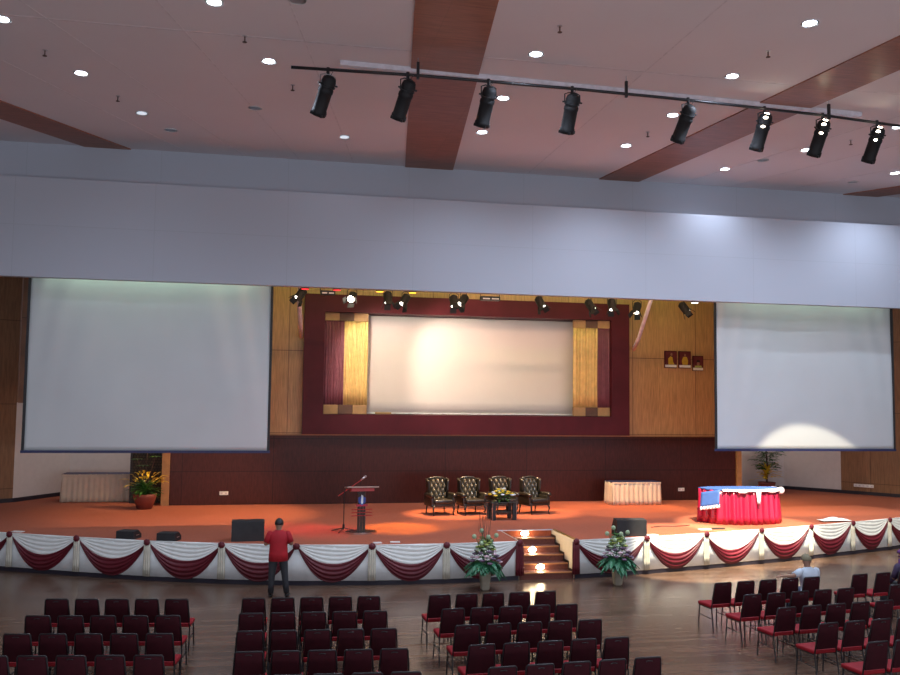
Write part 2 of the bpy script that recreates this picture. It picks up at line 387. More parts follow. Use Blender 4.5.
MB().grid(lambda u, v: Vector((-hw+2*hw*u, .004*math.sin(u*9), 3.4*v)), 30, 8).build('screen_fabric', M['cscreen'], t, True, solid=.01)
MB().box((-hw, -.03, 0), (hw, .02, .05)).build('bottom_rail', M['white2'], t)
tag(MB().box((3.6, 30.9, 3.94), (4.15, 31.0, 4.01), bev=.01).build('floor_box', M['tanblk']), 'small tan box on the ledge below the central screen', 'box')

# braces that carry the lighting bar
for xa, xb, z0, z1, s in ((1.0, .86, 6.5, 7.9, 'left'), (12.78, 12.42, 6.35, 8.0, 'right')):
    o = MB().tube([(xa, 30.3, z0), (xa*.6+xb*.4, 29.5, z0+.35), (xb, 28.5, z0+.9), (xb, 27.7, z1+.2)], .07, 8).build('lighting_brace', M['pinkw'], None, True)
    tag(o, 'pale curved brace at the upper %s side of the maroon surround' % s, 'brace')

# ================================================================ SCREENS
def big_screen(x0, x1, z0, z1, y, label):
    t = thing('hanging_screen', label, 'projection screen', ((x0+x1)/2, y, z0))
    W = (x1-x0)/2; Hh = z1-z0
    def fn(u, v):
        s = 2*u-1
        rip = .035*math.sin(s*5+v*3.5)*(.25+v*(1-v)*2) + .02*math.sin((s*s*2.2+v)*9)*v
        return Vector((s*W, rip, .06+Hh*v))
    MB().grid(fn, 60, 40).build('screen_cloth', M['screen'], t, True, solid=.006)
    MB().box((-W-.05, -.03, 0), (W+.05, .03, .07)).build('bottom_bar', M['navy'], t)
    MB().tube([(-W-.08, .02, Hh+.06), (W+.08, .02, Hh+.06)], .07, 10).build('roller', M['white2'], t, True)
    for sx in (-1, 1): MB().tube([(sx*W*.9, .02, Hh+.06), (sx*W*.9, .02, 10.2-z0)], .01, 6).build('hanger_rod', M['steel'], t)
    for sx in (-1, 1): MB().box((sx*W-.035, -.02, .07), (sx*W+.035, .025, Hh+.1)).build('side_border', M['blackfab'], t)
big_screen(-6.5, .02, 2.88, 8.3, 26.3, 'large white hanging screen at the left of the stage')
big_screen(13.85, 20.2, 2.95, 8.3, 26.3, 'large white hanging screen at the right of the stage, with warm light pool')

# ================================================================ STAIRS
t = thing('staircase', 'six-riser carpeted stair cut into the centre of the stage front', 'stairs', (6.93, 21.97, 0))
N, tr, rs = 5, .36, SH/6
for i in range(N):
    st = MB().box((-.71, i*tr, 0), (.71, N*tr, (i+1)*rs-.0), None).build('step', M['stair'], t) if i == 0 else \
         MB().box((-.71, i*tr, i*rs+.001), (.71, N*tr, (i+1)*rs)).build('step', M['stair'], t)
    MB().box((-.708, i*tr-.012, (i+1)*rs-.02), (.708, i*tr+.07, (i+1)*rs+.006)).build('nosing', M['nosing'], st)
for sx, nm in ((1, 'right'), (-1, 'left')):
    poly = [(0, 0), (1.8, 0), (1.8, SH), (0, SH)]
    T = Matrix.Translation((sx*.712, 0, 0)) @ Matrix(((0, 0, 1, 0), (1, 0, 0, 0), (0, 1, 0, 0), (0, 0, 0, 1)))
    MB().prism([(0, .002), (1.8, .002), (1.8, SH+.004), (0, SH+.004)], -.008, .012, T).build('side_panel', M['cream'], t)
    saw = [(0, 0)]
    for i in range(N): saw += [(i*tr-.03 if i else 0, (i+1)*rs+.06), ((i+1)*tr-.03, (i+1)*rs+.06)]
    saw += [(1.8, 0)]
    MB().prism(saw, -.02*sx-.008, -.02*sx+.006, T).build('stringer', M['darkleg'], t)
structure(MB().box((6.12, 23.74, SH), (7.7, 23.84, SH+.015)).build('trim_9', M['battenw']))
structure(MB().box((7.655, 21.95, SH), (7.76, 23.8, SH+.015)).build('trim_10', mat('gold_lit_edge', (.7, .45, .12), .3, .8)))  # white edge coloured gold for the warm light falling on it
for i, (k, wds) in enumerate(((1, 'lowest'), (3, 'middle'), (5, 'uppermost'))):
    y = 21.97+(k)*tr-.005; z = k*rs+.03
    s = thing('step_light', 'glowing round step light, %s of the three on the stair' % wds, 'light', (6.87, y, z+.055), 0, 'lights on the stage stair')
    MB().lathe([(.10, 0), (.10, .02), (.08, .03)], 16, Matrix.Rotation(PI/2, 4, 'X')).build('bezel', M['chrome'], s)
    MB().ball((0, -.03, 0), .085, 14, (1.25, .5, .8)).build('lens', M['stepglow'], s, True)
    l = bpy.data.lights.new('step_light_lamp', 'POINT'); l.energy = 7; l.color = (1, .7, .35); l.shadow_soft_size = .05
    o = bpy.data.objects.new('step_light_lamp', l); COL.objects.link(o); o.parent = s; o.location = (0, -.12, .0)
tag(MB().box((6.26, 21.93, .42), (6.29, 21.96, .80)).build('strip_light', M['battenw']), 'short white vertical strip at the left side of the stair opening', 'strip')

# ================================================================ STAGE SKIRT
def swag_things():
    n = 0
    cols = 0
    posts_all = []
    for side, PL in enumerate((POSTS_L, POSTS_R)):
        sk = offset_poly(PL, .025)
        # white backing cloth, gently rippled
        seg = []
        for a, b in zip(sk, sk[1:]):
            a, b = Vector(a), Vector(b); tt = (b-a).normalized(); nn = Vector((tt.y, -tt.x))
            for q in range(24): seg.append(a+(b-a)*q/24 + nn*(.006*math.sin(q*1.7)))
        seg.append(Vector(sk[-1]))
        L = len(seg)-1
        o = MB().grid(lambda u, v: Vector((*seg[min(L, int(round(u*L)))], .11+(SH-.1)*v)), L, 2).build('stage_skirt', M['skirtw'], None, True, solid=.006)
        tag(o, 'white backing skirt on the stage front %s of the stair' % ('left' if side == 0 else 'right'), 'stage skirt')
        for i, (a, b) in enumerate(zip(PL, PL[1:])):
            if (side == 0 and i == 0) or (side == 1 and i == len(PL)-2): continue
            wh = '%s bay %s of the stair' % (ORD[len(PL)-2-i] if side == 0 else ORD[i], 'left' if side == 0 else 'right')
            A, B = Vector(a), Vector(b); tt = (B-A).normalized(); nn = Vector((tt.y, -tt.x))
            dr = random.uniform(-.02, .03); sk_ = random.uniform(-.12, .12)
            def sh(u):
                s = 2*u-1; return (1-abs(s)**2.15)*(1+sk_*s)
            def white(u, v):
                d = (v*(.50+dr))*sh(u); fold = .007*math.sin(v*30+math.sin(u*6)*1.3)*sh(u)**.5
                p = A+(B-A)*u + nn*(.032+.018*v*sh(u)+fold); return Vector((p.x, p.y, SH+.012-d))
            def mar(u, v):
                d = ((.44+dr)+v*(.42-dr))*sh(u)+.02; fold = .013*math.sin(v*26+math.sin(u*7+i)*.8)*sh(u)**.5
                p = A+(B-A)*u + nn*(.045+.05*math.sin(PI*min(1, v))*sh(u)+fold); return Vector((p.x, p.y, SH+.01-d))
            C0 = (A+B)/2
            sw = thing('swag', 'ivory pleated swag with maroon crescent on the stage front, %s' % wh, 'swag', (C0.x, C0.y, 0), 0, 'swags on the stage front')
            off = Vector((C0.x, C0.y, 0))
            MB().grid(lambda u, v: white(u, v)-off, 40, 26).build('ivory_drape', M['swagw'], sw, True, solid=.006)
            MB().grid(lambda u, v: mar(u, v)-off, 40, 26).build('maroon_drape', M['maroon'], sw, True, solid=.008, label='maroon satin crescent')
        for i, p in enumerate(PL):
            if (side == 0 and i < 2) or (side == 1 and i > 6): continue
            a = Vector(PL[max(i-1, 0)]); b = Vector(PL[min(i+1, len(PL)-1)]); tt = (b-a).normalized(); nn = Vector((tt.y, -tt.x))
            P = Vector(p); stair = (side == 0 and i == len(PL)-1) or (side == 1 and i == 0)
            wh = '%s post %s of the stair' % (ORD[len(PL)-1-i] if side == 0 else ORD[i], 'left' if side == 0 else 'right')
            tg = thing('rosette_tail', ('maroon knot and tail framing the %s side of the stair' % ('left' if side == 0 else 'right')) if stair else 'maroon knot over a cream gathered tail, %s' % wh,
                       'drapery knot', (P.x+nn.x*.06, P.y+nn.y*.06, .0), math.atan2(tt.y, tt.x), 'knots along the stage front')
            kb = MB().ball((0, -.035, SH-.02), .075, 12, (1, .7, 1))
            for q in range(7):
                an = q*2*PI/7; kb.ball((.05*math.cos(an), -.04, SH-.02+.045*math.sin(an)), .04, 8, (1, .8, 1))
            kb.build('rosette', M['maroon'], tg, True)
            if i == 6 and side == 0: continue
            wtop, wbot = (.085, .095) if not stair else (.10, .11)
            def tail(u, v):
                wd = wtop+(wbot-wtop)*(1-v); s = 2*u-1
                return Vector((s*wd, -.02-.02*math.cos(s*1.4)+.010*math.sin(u*22), .12+(SH-.14)*v))
            MB().grid(tail, 24, 4).build('tail', M['maroon'] if stair else M['tail'], tg, True, solid=.006)
swag_things()

# ================================================================ TABLES
def pleated(path, z0, z1, amp, wl, m, name, parent, closed=True, flare=.04):
    pts = [Vector(p) for p in path]
    if closed: pts.append(pts[0])
    dense = []
    for a, b in zip(pts, pts[1:]):
        L = (b-a).length; k = max(2, int(L/(wl/7))); tt = (b-a).normalized(); nn = Vector((tt.y, -tt.x))
        for q in range(k): dense.append((a+(b-a)*q/k, nn))
    dense.append((pts[-1], dense[-1][1])) if not closed else dense.append(dense[0])
    n = len(dense)-1; acc = [0]
    for q in range(n): acc.append(acc[-1]+(dense[q+1][0]-dense[q][0]).length)
    if closed: dense[-1] = dense[0]
    def fn(u, v):
        q = min(n, int(round(u*n))); p, nn = dense[q]
        o = (amp*math.sin(acc[q]*2*PI/wl)+amp*.5*math.sin(acc[q]*2*PI/wl*.37+1))*(1.0-.6*v) + flare*(1-v)
        return Vector((p.x+nn.x*o, p.y+nn.y*o, z0+(z1-z0)*v))
    return MB().grid(fn, n, 5).build(name, m, parent, True, solid=.006)
def skirted(x0, x1, y0, y1, h, topm, skm, label):
    t = thing('skirted_table', label, 'table', ((x0+x1)/2, (y0+y1)/2, SH))
    a, b = (x1-x0)/2, (y1-y0)/2
    pleated([(-a, -b), (a, -b), (a, b), (-a, b)], .01, h-.005, .022, .17, skm, 'skirt', t)
    MB().box((-a-.01, -b-.01, h-.03), (a+.01, b+.01, h), bev=.008).build('tabletop', topm, t)
    MB().box((-a-.022, -b-.022, h-.06), (a+.022, -b-.012, h-.01)).build('skirt_band', skm, t)
    for sx in (-1, 1):
        for sy in (-1, 1): MB().tube([(sx*(a-.08), sy*(b-.08), 0), (sx*(a-.08), sy*(b-.08), h-.03)], .015).build('leg', M['chairframe'], t)
    return t
skirted(-6.6, -4.15, 31.75, 32.5, .92, M['navy'], M['cream'], 'long cream-skirted table with navy top below the left screen')
skirted(11.55, 13.3, 29.25, 29.95, .78, M['navy'], M['cream'], 'cream-skirted table with dark top against the dark wainscot')
t = thing('draped_table', 'bow-fronted table in bright red satin with blue and white top cloth', 'table', (13.85, 24.68, SH)); t.scale = (.88, 1, 1)
RP = [(-1.42, .35), (-1.36, .0), (-1.02, -.42), (-.35, -.58), (.4, -.55), (1.0, -.38), (1.30, 0), (1.32, .4), (.3, .6), (-.9, .6)]
pleated(RP, .01, .98, .045, .24, M['redsatin'], 'skirt', t, flare=.05)
MB().prism([(x*1.01, y*1.01) for x, y in RP], .97, 1.0).build('tabletop', M['bluec'], t)
def ruffle(pts, z, m, name, h=.045):
    return pleated(pts, z-h, z+.012, .018, .08, m, name, t, closed=False, flare=.075)
ruffle([RP[2], RP[3], RP[4], RP[5], RP[6], RP[7]], 1.0, M['pinkw'], 'ruffle')
A, B = Vector((-1.47, .04)), Vector((-1.06, -.42)); d = (B-A).normalized(); nn = Vector((d.y, -d.x))
MB().grid(lambda u, v: Vector((*(A+(B-A)*u+nn*(.10+.12*(1-v))), .58+.43*v-.12*(1-u))), 8, 6).build('blue_panel', M['bluec'], t, True, solid=.01, label='blue cloth panel at the left front corner')
MB().grid(lambda u, v: Vector((*(A+(B-A)*u*1.06+nn*(.23+.02*math.sin(u*40))), .50+.10*v-.12*(1-u))), 30, 3).build('panel_frill', M['pinkw'], t, True, solid=.008)
MB().grid(lambda u, v: Vector((.10+.10*(u-.5)*2*(.4+.6*v)+.03, -.66-.02*math.sin(u*14), .60+.42*v)), 14, 6).build('white_sash', M['pinkw'], t, True, solid=.01)
for xx in (-.42, .72): MB().ball((xx, -.64+(.12 if xx > 0 else 0), .94), .17, 14, (1, .18, .22)).build('white_bow', M['pinkw'], t, True)
MB().ball((1.40, .0, .92), .12, 12, (1.1, .6, .9)).build('corner_gather', M['pinkw'], t, True)

# ================================================================ ARMCHAIRS
def armchair(label, loc, rz):
    t = thing('wingback_armchair', label, 'armchair', loc, rz, 'wingback armchairs on the stage'); t.scale = (.96, .96, .94)
    def back(u, v):
        x = (2*u-1)*.27; z = .46+.68*v; top = -.04*(2*u-1)**4*(1 if v > .9 else 0)
        r = v*6; c = u*5 + (.5 if int(r) % 2 else 0)
        dd = abs(math.sin(PI*(u*3.5+v*5/2)))*abs(math.sin(PI*(u*3.5-v*5/2)))
        return Vector((x, .0-.30-.10*v+.07*dd**.6+.03*math.sin(PI*u), z+top))
    MB().grid(back, 48, 48).build('tufted_back', M['tuft_glare'], t, True, label='button-tufted back')
    b = MB(); 
    for r in range(6):
        for c in range(4 if r % 2 else 5):
            u = (c+(.5 if r % 2 else 0))/4; v = (r+.5)/6
            if .02 < u < .98: b.ball(((2*u-1)*.26, -.275-.10*v, .46+.68*v), .022, 8)
    b.build('buttons', M['blackfab'], t, True)
    MB().box((-.30, -.50, .30), (.30, -.40, 1.12), Matrix.Translation((0, 0, 0)), bev=.03).build('back_shell', M['leather'], t, True)
    MB().tube([(-.30, -.40, 1.08), (-.2, -.40, 1.15), (0, -.40, 1.17), (.2, -.40, 1.15), (.30, -.40, 1.08)], .04, 10).build('crest', M['leather'], t, True)
    for s in (-1, 1):
        MB().grid(lambda u, v: Vector((s*(.29+.05*math.sin(PI*u)+.03*v), -.42+.24*u*(1 if v > .3 else v/.3*.7+.3), .66+.48*v-.07*u*u)), 10, 12).build('wing', M['leather'], t, True, solid=.06)
        MB().box((s*.36-.05, -.42, .34), (s*.36+.05, .26, .60), bev=.02).build('arm_panel', M['leather'], t, True)
        MB().tube([(s*.37, -.38, .63), (s*.38, 0, .64), (s*.38, .24, .63), (s*.38, .30, .60)], [.06, .065, .075, .06], 12).build('arm', M['leather'], t, True)
        MB().tube([(s*.32, .26, .32), (s*.35, .30, .2), (s*.33, .28, .08), (s*.34, .32, 0)], [.035, .03, .018, .025], 8).build('leg', M['darkleg'], t, True)
        MB().tube([(s*.30, -.42, .32), (s*.31, -.47, 0)], [.03, .02], 8).build('leg', M['darkleg'], t, True)
    MB().box((-.31, -.34, .36), (.31, .31, .50), bev=.04).build('seat_cushion', M['leather'], t, True)
    MB().box((-.40, -.42, .28), (.40, .27, .36), bev=.015).build('seat_rail', M['leather'], t, True)
    return t
armchair('black button-tufted wingback armchair, leftmost of the four on stage', (5.24, 27.38, SH), PI+.18)
armchair('black button-tufted wingback armchair, second from the left on stage', (6.23, 27.38, SH), PI+.16)
armchair('black wingback armchair behind the yellow flowers, third from the left', (7.25, 27.42, SH), PI+.16)
armchair('black wingback armchair turned slightly left, rightmost of the four', (8.26, 27.38, SH), PI+.3)

t = thing('coffee_table', 'low black coffee table with smoked glass top before the armchairs', 'table', (6.84, 26.1, SH), .06); t.scale = (.92, 1, 1)
MB().box((-.46, -.3, .50), (.46, .3, .53), bev=.006).build('glass_top', M['glass'], t)
MB().box((-.36, -.24, .22), (.36, .24, .25)).build('shelf', M['glass'], t)
for sx in (-1, 1):
    for sy in (-1, 1):
        lg = MB().box((sx*.34-.06, sy*.22-.05, 0), (sx*.34+.06, sy*.22+.05, .50), bev=.01).build('leg', M['blackfab'], t)
        MB().tube([(sx*.40, sy*.285, 0), (sx*.40, sy*.285, .50)], .012, 8).build('chrome_tube', M['chrome'], lg)
def bloom(mb, c, r, n=9):
    for q in range(n):
        an = q*2*PI/n; mb.ball((c[0]+r*.55*math.cos(an), c[1]+r*.55*math.sin(an), c[2]), r*.45, 6, (1, 1, .6))
    mb.ball(c, r*.5, 8)
t = thing('table_flowers', 'yellow and white flower arrangement on the black coffee table', 'flowers', (6.84, 26.1, SH+.53))
MB().lathe([(.1, 0), (.2, .02), (.24, .12), (.22, .13)], 18).build('bowl', M['darkleg'], t, True)
lf = MB()
for q in range(70):
    an = random.uniform(0, 2*PI); el = random.uniform(-.1, 1.2)
    lf.leaf((0, 0, .12), (math.cos(an)*math.cos(el), math.sin(an)*math.cos(el), math.sin(el)*.7), random.uniform(.2, .4), .07, .35)
lf.build('foliage', M['leaf'], t)['kind'] = 'stuff'
for q in range(22):
    an = q*2.4; rr = .40*math.sqrt((q+.5)/22)
    mb = MB(); bloom(mb, (rr*math.cos(an), rr*math.sin(an)*.8, .40-.55*rr), .062)
    mb.build('blossom', M['yflower'] if q % 3 else M['emwhite'], t, True)

# ================================================================ LECTERN AND MICROPHONE
t = thing('lectern', 'slim dark lectern with wide reading desk and blue emblem', 'lectern', (2.45, 23.8, SH), .05)
MB().prism([(.42*math.cos(a)*1.0, .30*math.sin(a)) for a in [k*2*PI/24 for k in range(24)]], 0, .05).build('base', M['chrome'], t)
for s in (-1, 1): MB().box((s*.075-.028, -.04, .05), (s*.075+.028, .04, 1.14), bev=.01).build('column', M['darkleg'], t)
MB().box((-.035, -.03, .05), (.035, .03, 1.12)).build('column_core', M['darkleg'], t)
MB().box((-.42, -.26, 0), (.42, .26, .035), Matrix.Translation((0, .02, 1.17)) @ Matrix.Rotation(-.1, 4, 'X'), bev=.01).build('desk', M['deskred'], t)
MB().box((-.30, -.22, -.09), (.30, .2, -.01), Matrix.Translation((0, .02, 1.17)) @ Matrix.Rotation(-.1, 4, 'X')).build('desk_tray', M['redrod'], t)
for z in (.46, .54, .62): MB().tube([(-.27, -.07, z), (.27, -.07, z)], .012, 6).build('wire_shelf', M['redrod'], t)
em = MB().prism([(-.10, 0), (-.09, -.12), (0, -.2), (.09, -.12), (.10, 0), (0, .05)], -.012, .012, Matrix.Translation((0, -.065, .92)) @ Matrix.Rotation(PI/2, 4, 'X')).build('emblem', M['emblue'], t, label='blue and white emblem')
MB().prism([(-.02, .08), (.03, .06), (.03, -.12), (0, -.17), (-.03, -.12)], -.012, .012, Matrix.Translation((0, -.08, .92)) @ Matrix.Rotation(PI/2, 4, 'X')).build('emblem_figure', M['emwhite'], em)
MB().box((-.15, -.075, .70), (.15, -.05, .75)).build('emblem_ribbon', M['emred'], t)

t = thing('microphone_stand', 'black tripod microphone stand with raised boom beside the lectern', 'microphone stand', (2.02, 24.1, SH))
for a in (.2, 2.5, 4.3): MB().tube([(0, 0, .1), (.38*math.cos(a), .3*math.sin(a), .01)], .012, 6).build('leg', M['black'], t)
MB().tube([(0, 0, .05), (0, 0, 1.08)], .012, 8).build('pole', M['black'], t)
MB().tube([(0, 0, .09), (0, 0, .2)], .03, 8).build('collar', M['black'], t)
MB().tube([(-.16, 0, .93), (.47, .05, 1.36)], .013, 8).build('boom', M['redrod'], t)
MB().tube([(.44, .05, 1.34), (.54, .05, 1.43)], [.016, .03], 10).ball((.56, .05, 1.44), .032, 10).build('microphone', M['steel'], t, True)

# ================================================================ MONITORS
def wedge(label, loc, rz, W, D, Hh):
    t = thing('stage_monitor', label, 'speaker', loc, rz)
    poly = [(-D/2, 0), (D/2, 0), (D/2, Hh*.45), (D*.12, Hh), (-D/2, Hh*.96)]
    T = Matrix(((0, 0, 1, 0), (1, 0, 0, 0), (0, 1, 0, 0), (0, 0, 0, 1)))
    MB().prism(poly, -W/2, W/2, T).build('cabinet', M['blackfab'], t)
    a = Vector((0, D/2, Hh*.45)); b = Vector((0, D*.12, Hh)); n = Vector((0, b.z-a.z, a.y-b.y)).normalized()*.012
    MB().grid(lambda u, v: Vector(((u-.5)*(W-.06), 0, 0))+a.lerp(b, .06+.88*v)+n, 2, 2).build('grille', M['black'], t, solid=.01)
    for s in (-1, 1): MB().box((s*W/2-.006, -.07, Hh*.4), (s*W/2+.006, .07, Hh*.5)).build('handle', M['steel'], t)
wedge('large black wedge monitor speaker at the stage edge, left of the man in red', (-.42, 22.98, SH), .02, .78, .5, .50)
wedge('large black wedge monitor speaker at the stage edge right of the stair', (9.4, 22.62, SH), -.1, .80, .5, .44)
wedge('small low black monitor near the left stage edge, the left one of two', (-3.3, 23.6, SH), -.35, .46, .4, .2)
wedge('small low black monitor near the left stage edge, the right one of two', (-2.3, 23.15, SH), -.3, .46, .4, .2)

# ================================================================ PLANTS
t = thing('potted_plant', 'terracotta potted plant with yellow and green leaves below the left screen', 'plant', (-3.72, 29.7, SH)); t.scale = (1.15, 1.15, 1.12)
MB().lathe([(.2, 0), (.3, .32), (.32, .42), (.28, .42), (.26, .36)], 20).build('pot', M['pot'], t, True)
g, yl = MB(), MB()
for q in range(90):
    an = random.uniform(0, 2*PI); el = random.uniform(.0, 1.3)
    g.leaf((0, 0, .38+random.uniform(0, .2)), (math.cos(an)*math.cos(el), math.sin(an)*math.cos(el), math.sin(el)), random.uniform(.3, .62), .10, .4)
for q in range(46):
    an = random.uniform(0, 2*PI); el = random.uniform(.35, 1.2)
    d = Vector((math.cos(an)*math.cos(el), math.sin(an)*math.cos(el), math.sin(el)))
    yl.leaf(Vector((0, 0, .55))+d*random.uniform(.25, .5), d, random.uniform(.15, .32), .08, .5)
g.build('foliage', M['leaf'], t)['kind'] = 'stuff'; yl.build('yellow_and_lit_leaves', M['yel'], t)['kind'] = 'stuff'
st = MB(); tips = MB()
for dx, dz in ((-.22, 1.35), (.25, 1.45), (.03, 1.75), (-.08, 1.1)):
    st.tube([(0, 0, .4), (dx*.5, 0, .4+dz*.4), (dx, .0, .4+dz*.75)], .01, 5)
    for q in range(9):
        an = q*.7; tips.leaf((dx, 0, .4+dz*.72), (math.cos(an), math.sin(an), .5), .2, .06, .5)
st.build('stem', M['twig'], t); tips.build('top_leaves', M['leaf'], t)
t = thing('potted_tree', 'tall leafy potted plant behind the red table at right', 'plant', (19.55, 33.0, SH)); t.scale = (1.15, 1.15, 1)
MB().lathe([(.2, 0), (.28, .3), (.3, .4), (.26, .4)], 18).build('pot', M['pot'], t, True)
st = MB().tube([(0, 0, .35), (.03, 0, 1.0), (-.02, 0, 1.7), (0, 0, 2.3)], [.035, .03, .02, .01], 6)
g, yl = MB(), MB()
for q in range(320):
    z = random.uniform(.9, 2.45); an = random.uniform(0, 2*PI); rr = .42*math.sin(PI*(z-.6)/2.2)+.06; e = random.uniform(0, rr)
    g.leaf((e*math.cos(an), e*math.sin(an), z), (math.cos(an), math.sin(an), .5), random.uniform(.18, .34), .09, .5)
for q in range(60):  # yellow light on this plant's foliage, put into the leaf colour
    an = random.uniform(0, 2*PI); el = random.uniform(.1, 1.3)
    yl.leaf((0, 0, .45+random.uniform(0, .5)), (math.cos(an)*math.cos(el), math.sin(an)*math.cos(el), math.sin(el)), random.uniform(.25, .7), .08, .3)
st.build('trunk', M['twig'], t); g.build('foliage', M['leaf'], t)['kind'] = 'stuff'; yl.build('yellow_and_lit_leaves', M['yel'], t)['kind'] = 'stuff'
t = thing('folding_panel', 'narrow dark patterned panel standing beside the tan post at left', 'panel', (-3.75, 31.3, SH))
MB().box((-.66, 0, 0), (.36, .06, 3.4)).build('board', panel('lattice', (.05, .035, .02), (.10, .075, .03), (.02, .015, .01), .09, .09, offset=.5, mortar=.01, rough=.6), t)
MB().box((-.66, -.02, 0), (-.60, .08, 3.4)).build('edge_strip', M['darkleg'], t)

def floor_flowers(label, loc, twigs):
    t = thing('flower_stand', label, 'flowers', loc, 0, 'floor vases by the stair')
    MB().prism([(-.16, -.16), (.16, -.16), (.16, .16), (-.16, .16)], 0, .001)
    mb = MB(); 
    for z, r in ((0, .145), (.52, .22)): pass
    vb = MB(); lo = [vb.bm.verts.new((sx*.09, sy*.09, 0)) for sx, sy in ((-1, -1), (1, -1), (1, 1), (-1, 1))]
    hi = [vb.bm.verts.new((sx*.135, sy*.135, .54)) for sx, sy in ((-1, -1), (1, -1), (1, 1), (-1, 1))]
    vb.bm.faces.new(lo[::-1]); vb.bm.faces.new(hi)
    for k in range(4): vb.bm.faces.new((lo[k], lo[(k+1) % 4], hi[(k+1) % 4], hi[k]))
    bmesh.ops.bevel(vb.bm, geom=list(vb.bm.edges), offset=.02, segments=2, affect='EDGES')
    vb.build('vase', M['vase'], t)
    lf = MB()
    for q in range(30):
        an = q*2*PI/30+random.uniform(-.1, .1); el = random.uniform(-.35, .35)
        for k in range(3):
            lf.leaf((.10*math.cos(an), .10*math.sin(an), .60+.03*k), (math.cos(an+.15*k), math.sin(an+.15*k), el), random.uniform(.3, .44), .15, .6)
    lf.build('broad_leaves', M['leafd'], t)['kind'] = 'stuff'
    body = MB()
    for q in range(130):
        an = random.uniform(0, 2*PI); z = random.uniform(0, 1); rr = .28*(1-z)**.7
        body.leaf((rr*math.cos(an)*.7, rr*math.sin(an)*.7, .62+.6*z), (math.cos(an), math.sin(an), .6), .16, .05, .4)
    body.build('greenery', M['leaf'], t)['kind'] = 'stuff'
    for q in range(44):
        an = q*2.4; z = (q/44); rr = .36*(1-z*.8)
        mb = MB(); bloom(mb, (rr*math.cos(an), rr*math.sin(an), .64+.52*z), .07, 7)
        mb.build('blossom', M[('pinkfl', 'purplefl', 'purplefl')[q % 3] if z < .55 else ('lime', 'greenb', 'lime')[q % 3]], t, True)
    for dx, dy, z in ((-.27, 0, 1.24), (-.06, .12, 1.36), (.05, -.1, 1.24), (.28, .05, 1.25), (-.12, -.12, 1.1), (.16, .1, 1.12)):
        bl = MB().ball((dx, dy, z), .055, 12).build('round_bloom', M['greenb'], t, True)
        MB().tube([(dx*.2, dy*.2, .7), (dx*.8, dy*.8, z-.05)], .008, 5).build('stem', M['leafd'], bl)
    if twigs:
        tw = MB()
        for q in range(12):
            an = random.uniform(0, 2*PI); a = random.uniform(.05, .2)
            tw.tube([(0, 0, .9), (a*math.cos(an), a*math.sin(an), 1.4), (a*1.2*math.cos(an+.4), a*1.2*math.sin(an+.4), random.uniform(1.7, 2.1))], .004, 4)
        tw.build('twigs', M['twig'], t)['kind'] = 'stuff'
floor_flowers('tall flower arrangement in a beige vase on the floor left of the stair', (5.10, 20.95, 0), True)
floor_flowers('tall flower arrangement in a beige vase on the floor right of the stair', (8.45, 21.05, 0), False)

# ================================================================ SMALL ITEMS ON WALLS AND STAGE
def socket(x, z, wd, y, label, rz=0):
    t = thing('wall_socket', label, 'socket', (x, y, z), rz)
    MB().box((-wd/2, -.02, -.06), (wd/2, 0, .06), bev=.006).build('plate', M['white2'], t)
    n = max(2, int(wd/.13))
    for q in range(n): MB().box((-wd/2+(q+.25)*wd/n, -.026, -.03), (-wd/2+(q+.7)*wd/n, -.02, .02)).build('outlet', M['battenw'], t)
socket(-1.36, 1.33, .28, 30.55, 'white double socket on the dark wainscot below the left screen')
socket(14.7, 1.33, .24, 30.55, 'white socket on the dark wainscot right of the cream table')
socket(22.95, 1.30, .75, 31.7, 'long white socket strip on the brown side wall at right', math.atan2(-5.82, 4.14))
def portrait(x0, x1, z0, z1, label, kind):
    t = thing('framed_portrait', label, 'picture', ((x0+x1)/2, 30.57, z0), 0, 'portraits on the tan wall')
    W, Hh = (x1-x0)/2, z1-z0
    MB().box((-W, -.03, 0), (W, .02, Hh), bev=.01).build('frame', M['redrod'] if 0 else M['boxwood'], t)
    MB().box((-W+.03, -.04, .12), (W-.03, -.03, Hh-.03)).build('picture', M['maroonpic'], t)
    MB().box((-W+.02, -.045, .02), (W-.02, -.03, .11)).build('caption_strip', M['white2'], t)
    T = Matrix.Rotation(PI/2, 4, 'X'); T = Matrix.Translation((0, -.045, .12)) @ T
    if kind == 0:
        MB().prism([(-.10, 0), (.14, 0), (.08, .1), (.06, .26), (-.02, .3), (-.1, .22)], 0, .004, T).build('figure', M['yelpic'], t)
        MB().prism([(.02+.04*math.cos(a), .37+.05*math.sin(a)) for a in [k*PI/6 for k in range(12)]], 0, .004, T).build('face', M['skin'], t)
    elif kind == 1:
        MB().prism([(-.10, .0), (.10, 0), (.12, .15), (.07, .29), (-.07, .29), (-.12, .15)], 0, .004, T).build('figure', M['yelpic'], t)
        MB().prism([(.03*math.cos(a), .35+.05*math.sin(a)) for a in [k*PI/6 for k in range(12)]], 0, .004, T).build('face', M['skin'], t)
    else:
        MB().prism([(-.15, -.0), (.15, 0), (.12, .07), (-.12, .07)], 0, .004, T).build('figure', M['lime'], t)
        MB().prism([(.055*math.cos(a), .14+.08*math.sin(a)) for a in [k*PI/6 for k in range(12)]], 0, .004, T).build('face', M['skin'], t)
        MB().prism([(-.07, .2), (.07, .2), (.05, .27), (-.05, .27)], 0, .005, T).build('hat', M['hair'], t)
portrait(14.08, 14.56, 5.72, 6.34, 'maroon-ground framed portrait, left of the three on the tan wall', 0)
portrait(14.63, 15.11, 5.72, 6.34, 'framed portrait of a yellow-robed figure, middle of the three', 1)
portrait(15.18, 15.60, 5.63, 6.18, 'smaller framed portrait hung lower, right of the three', 2)

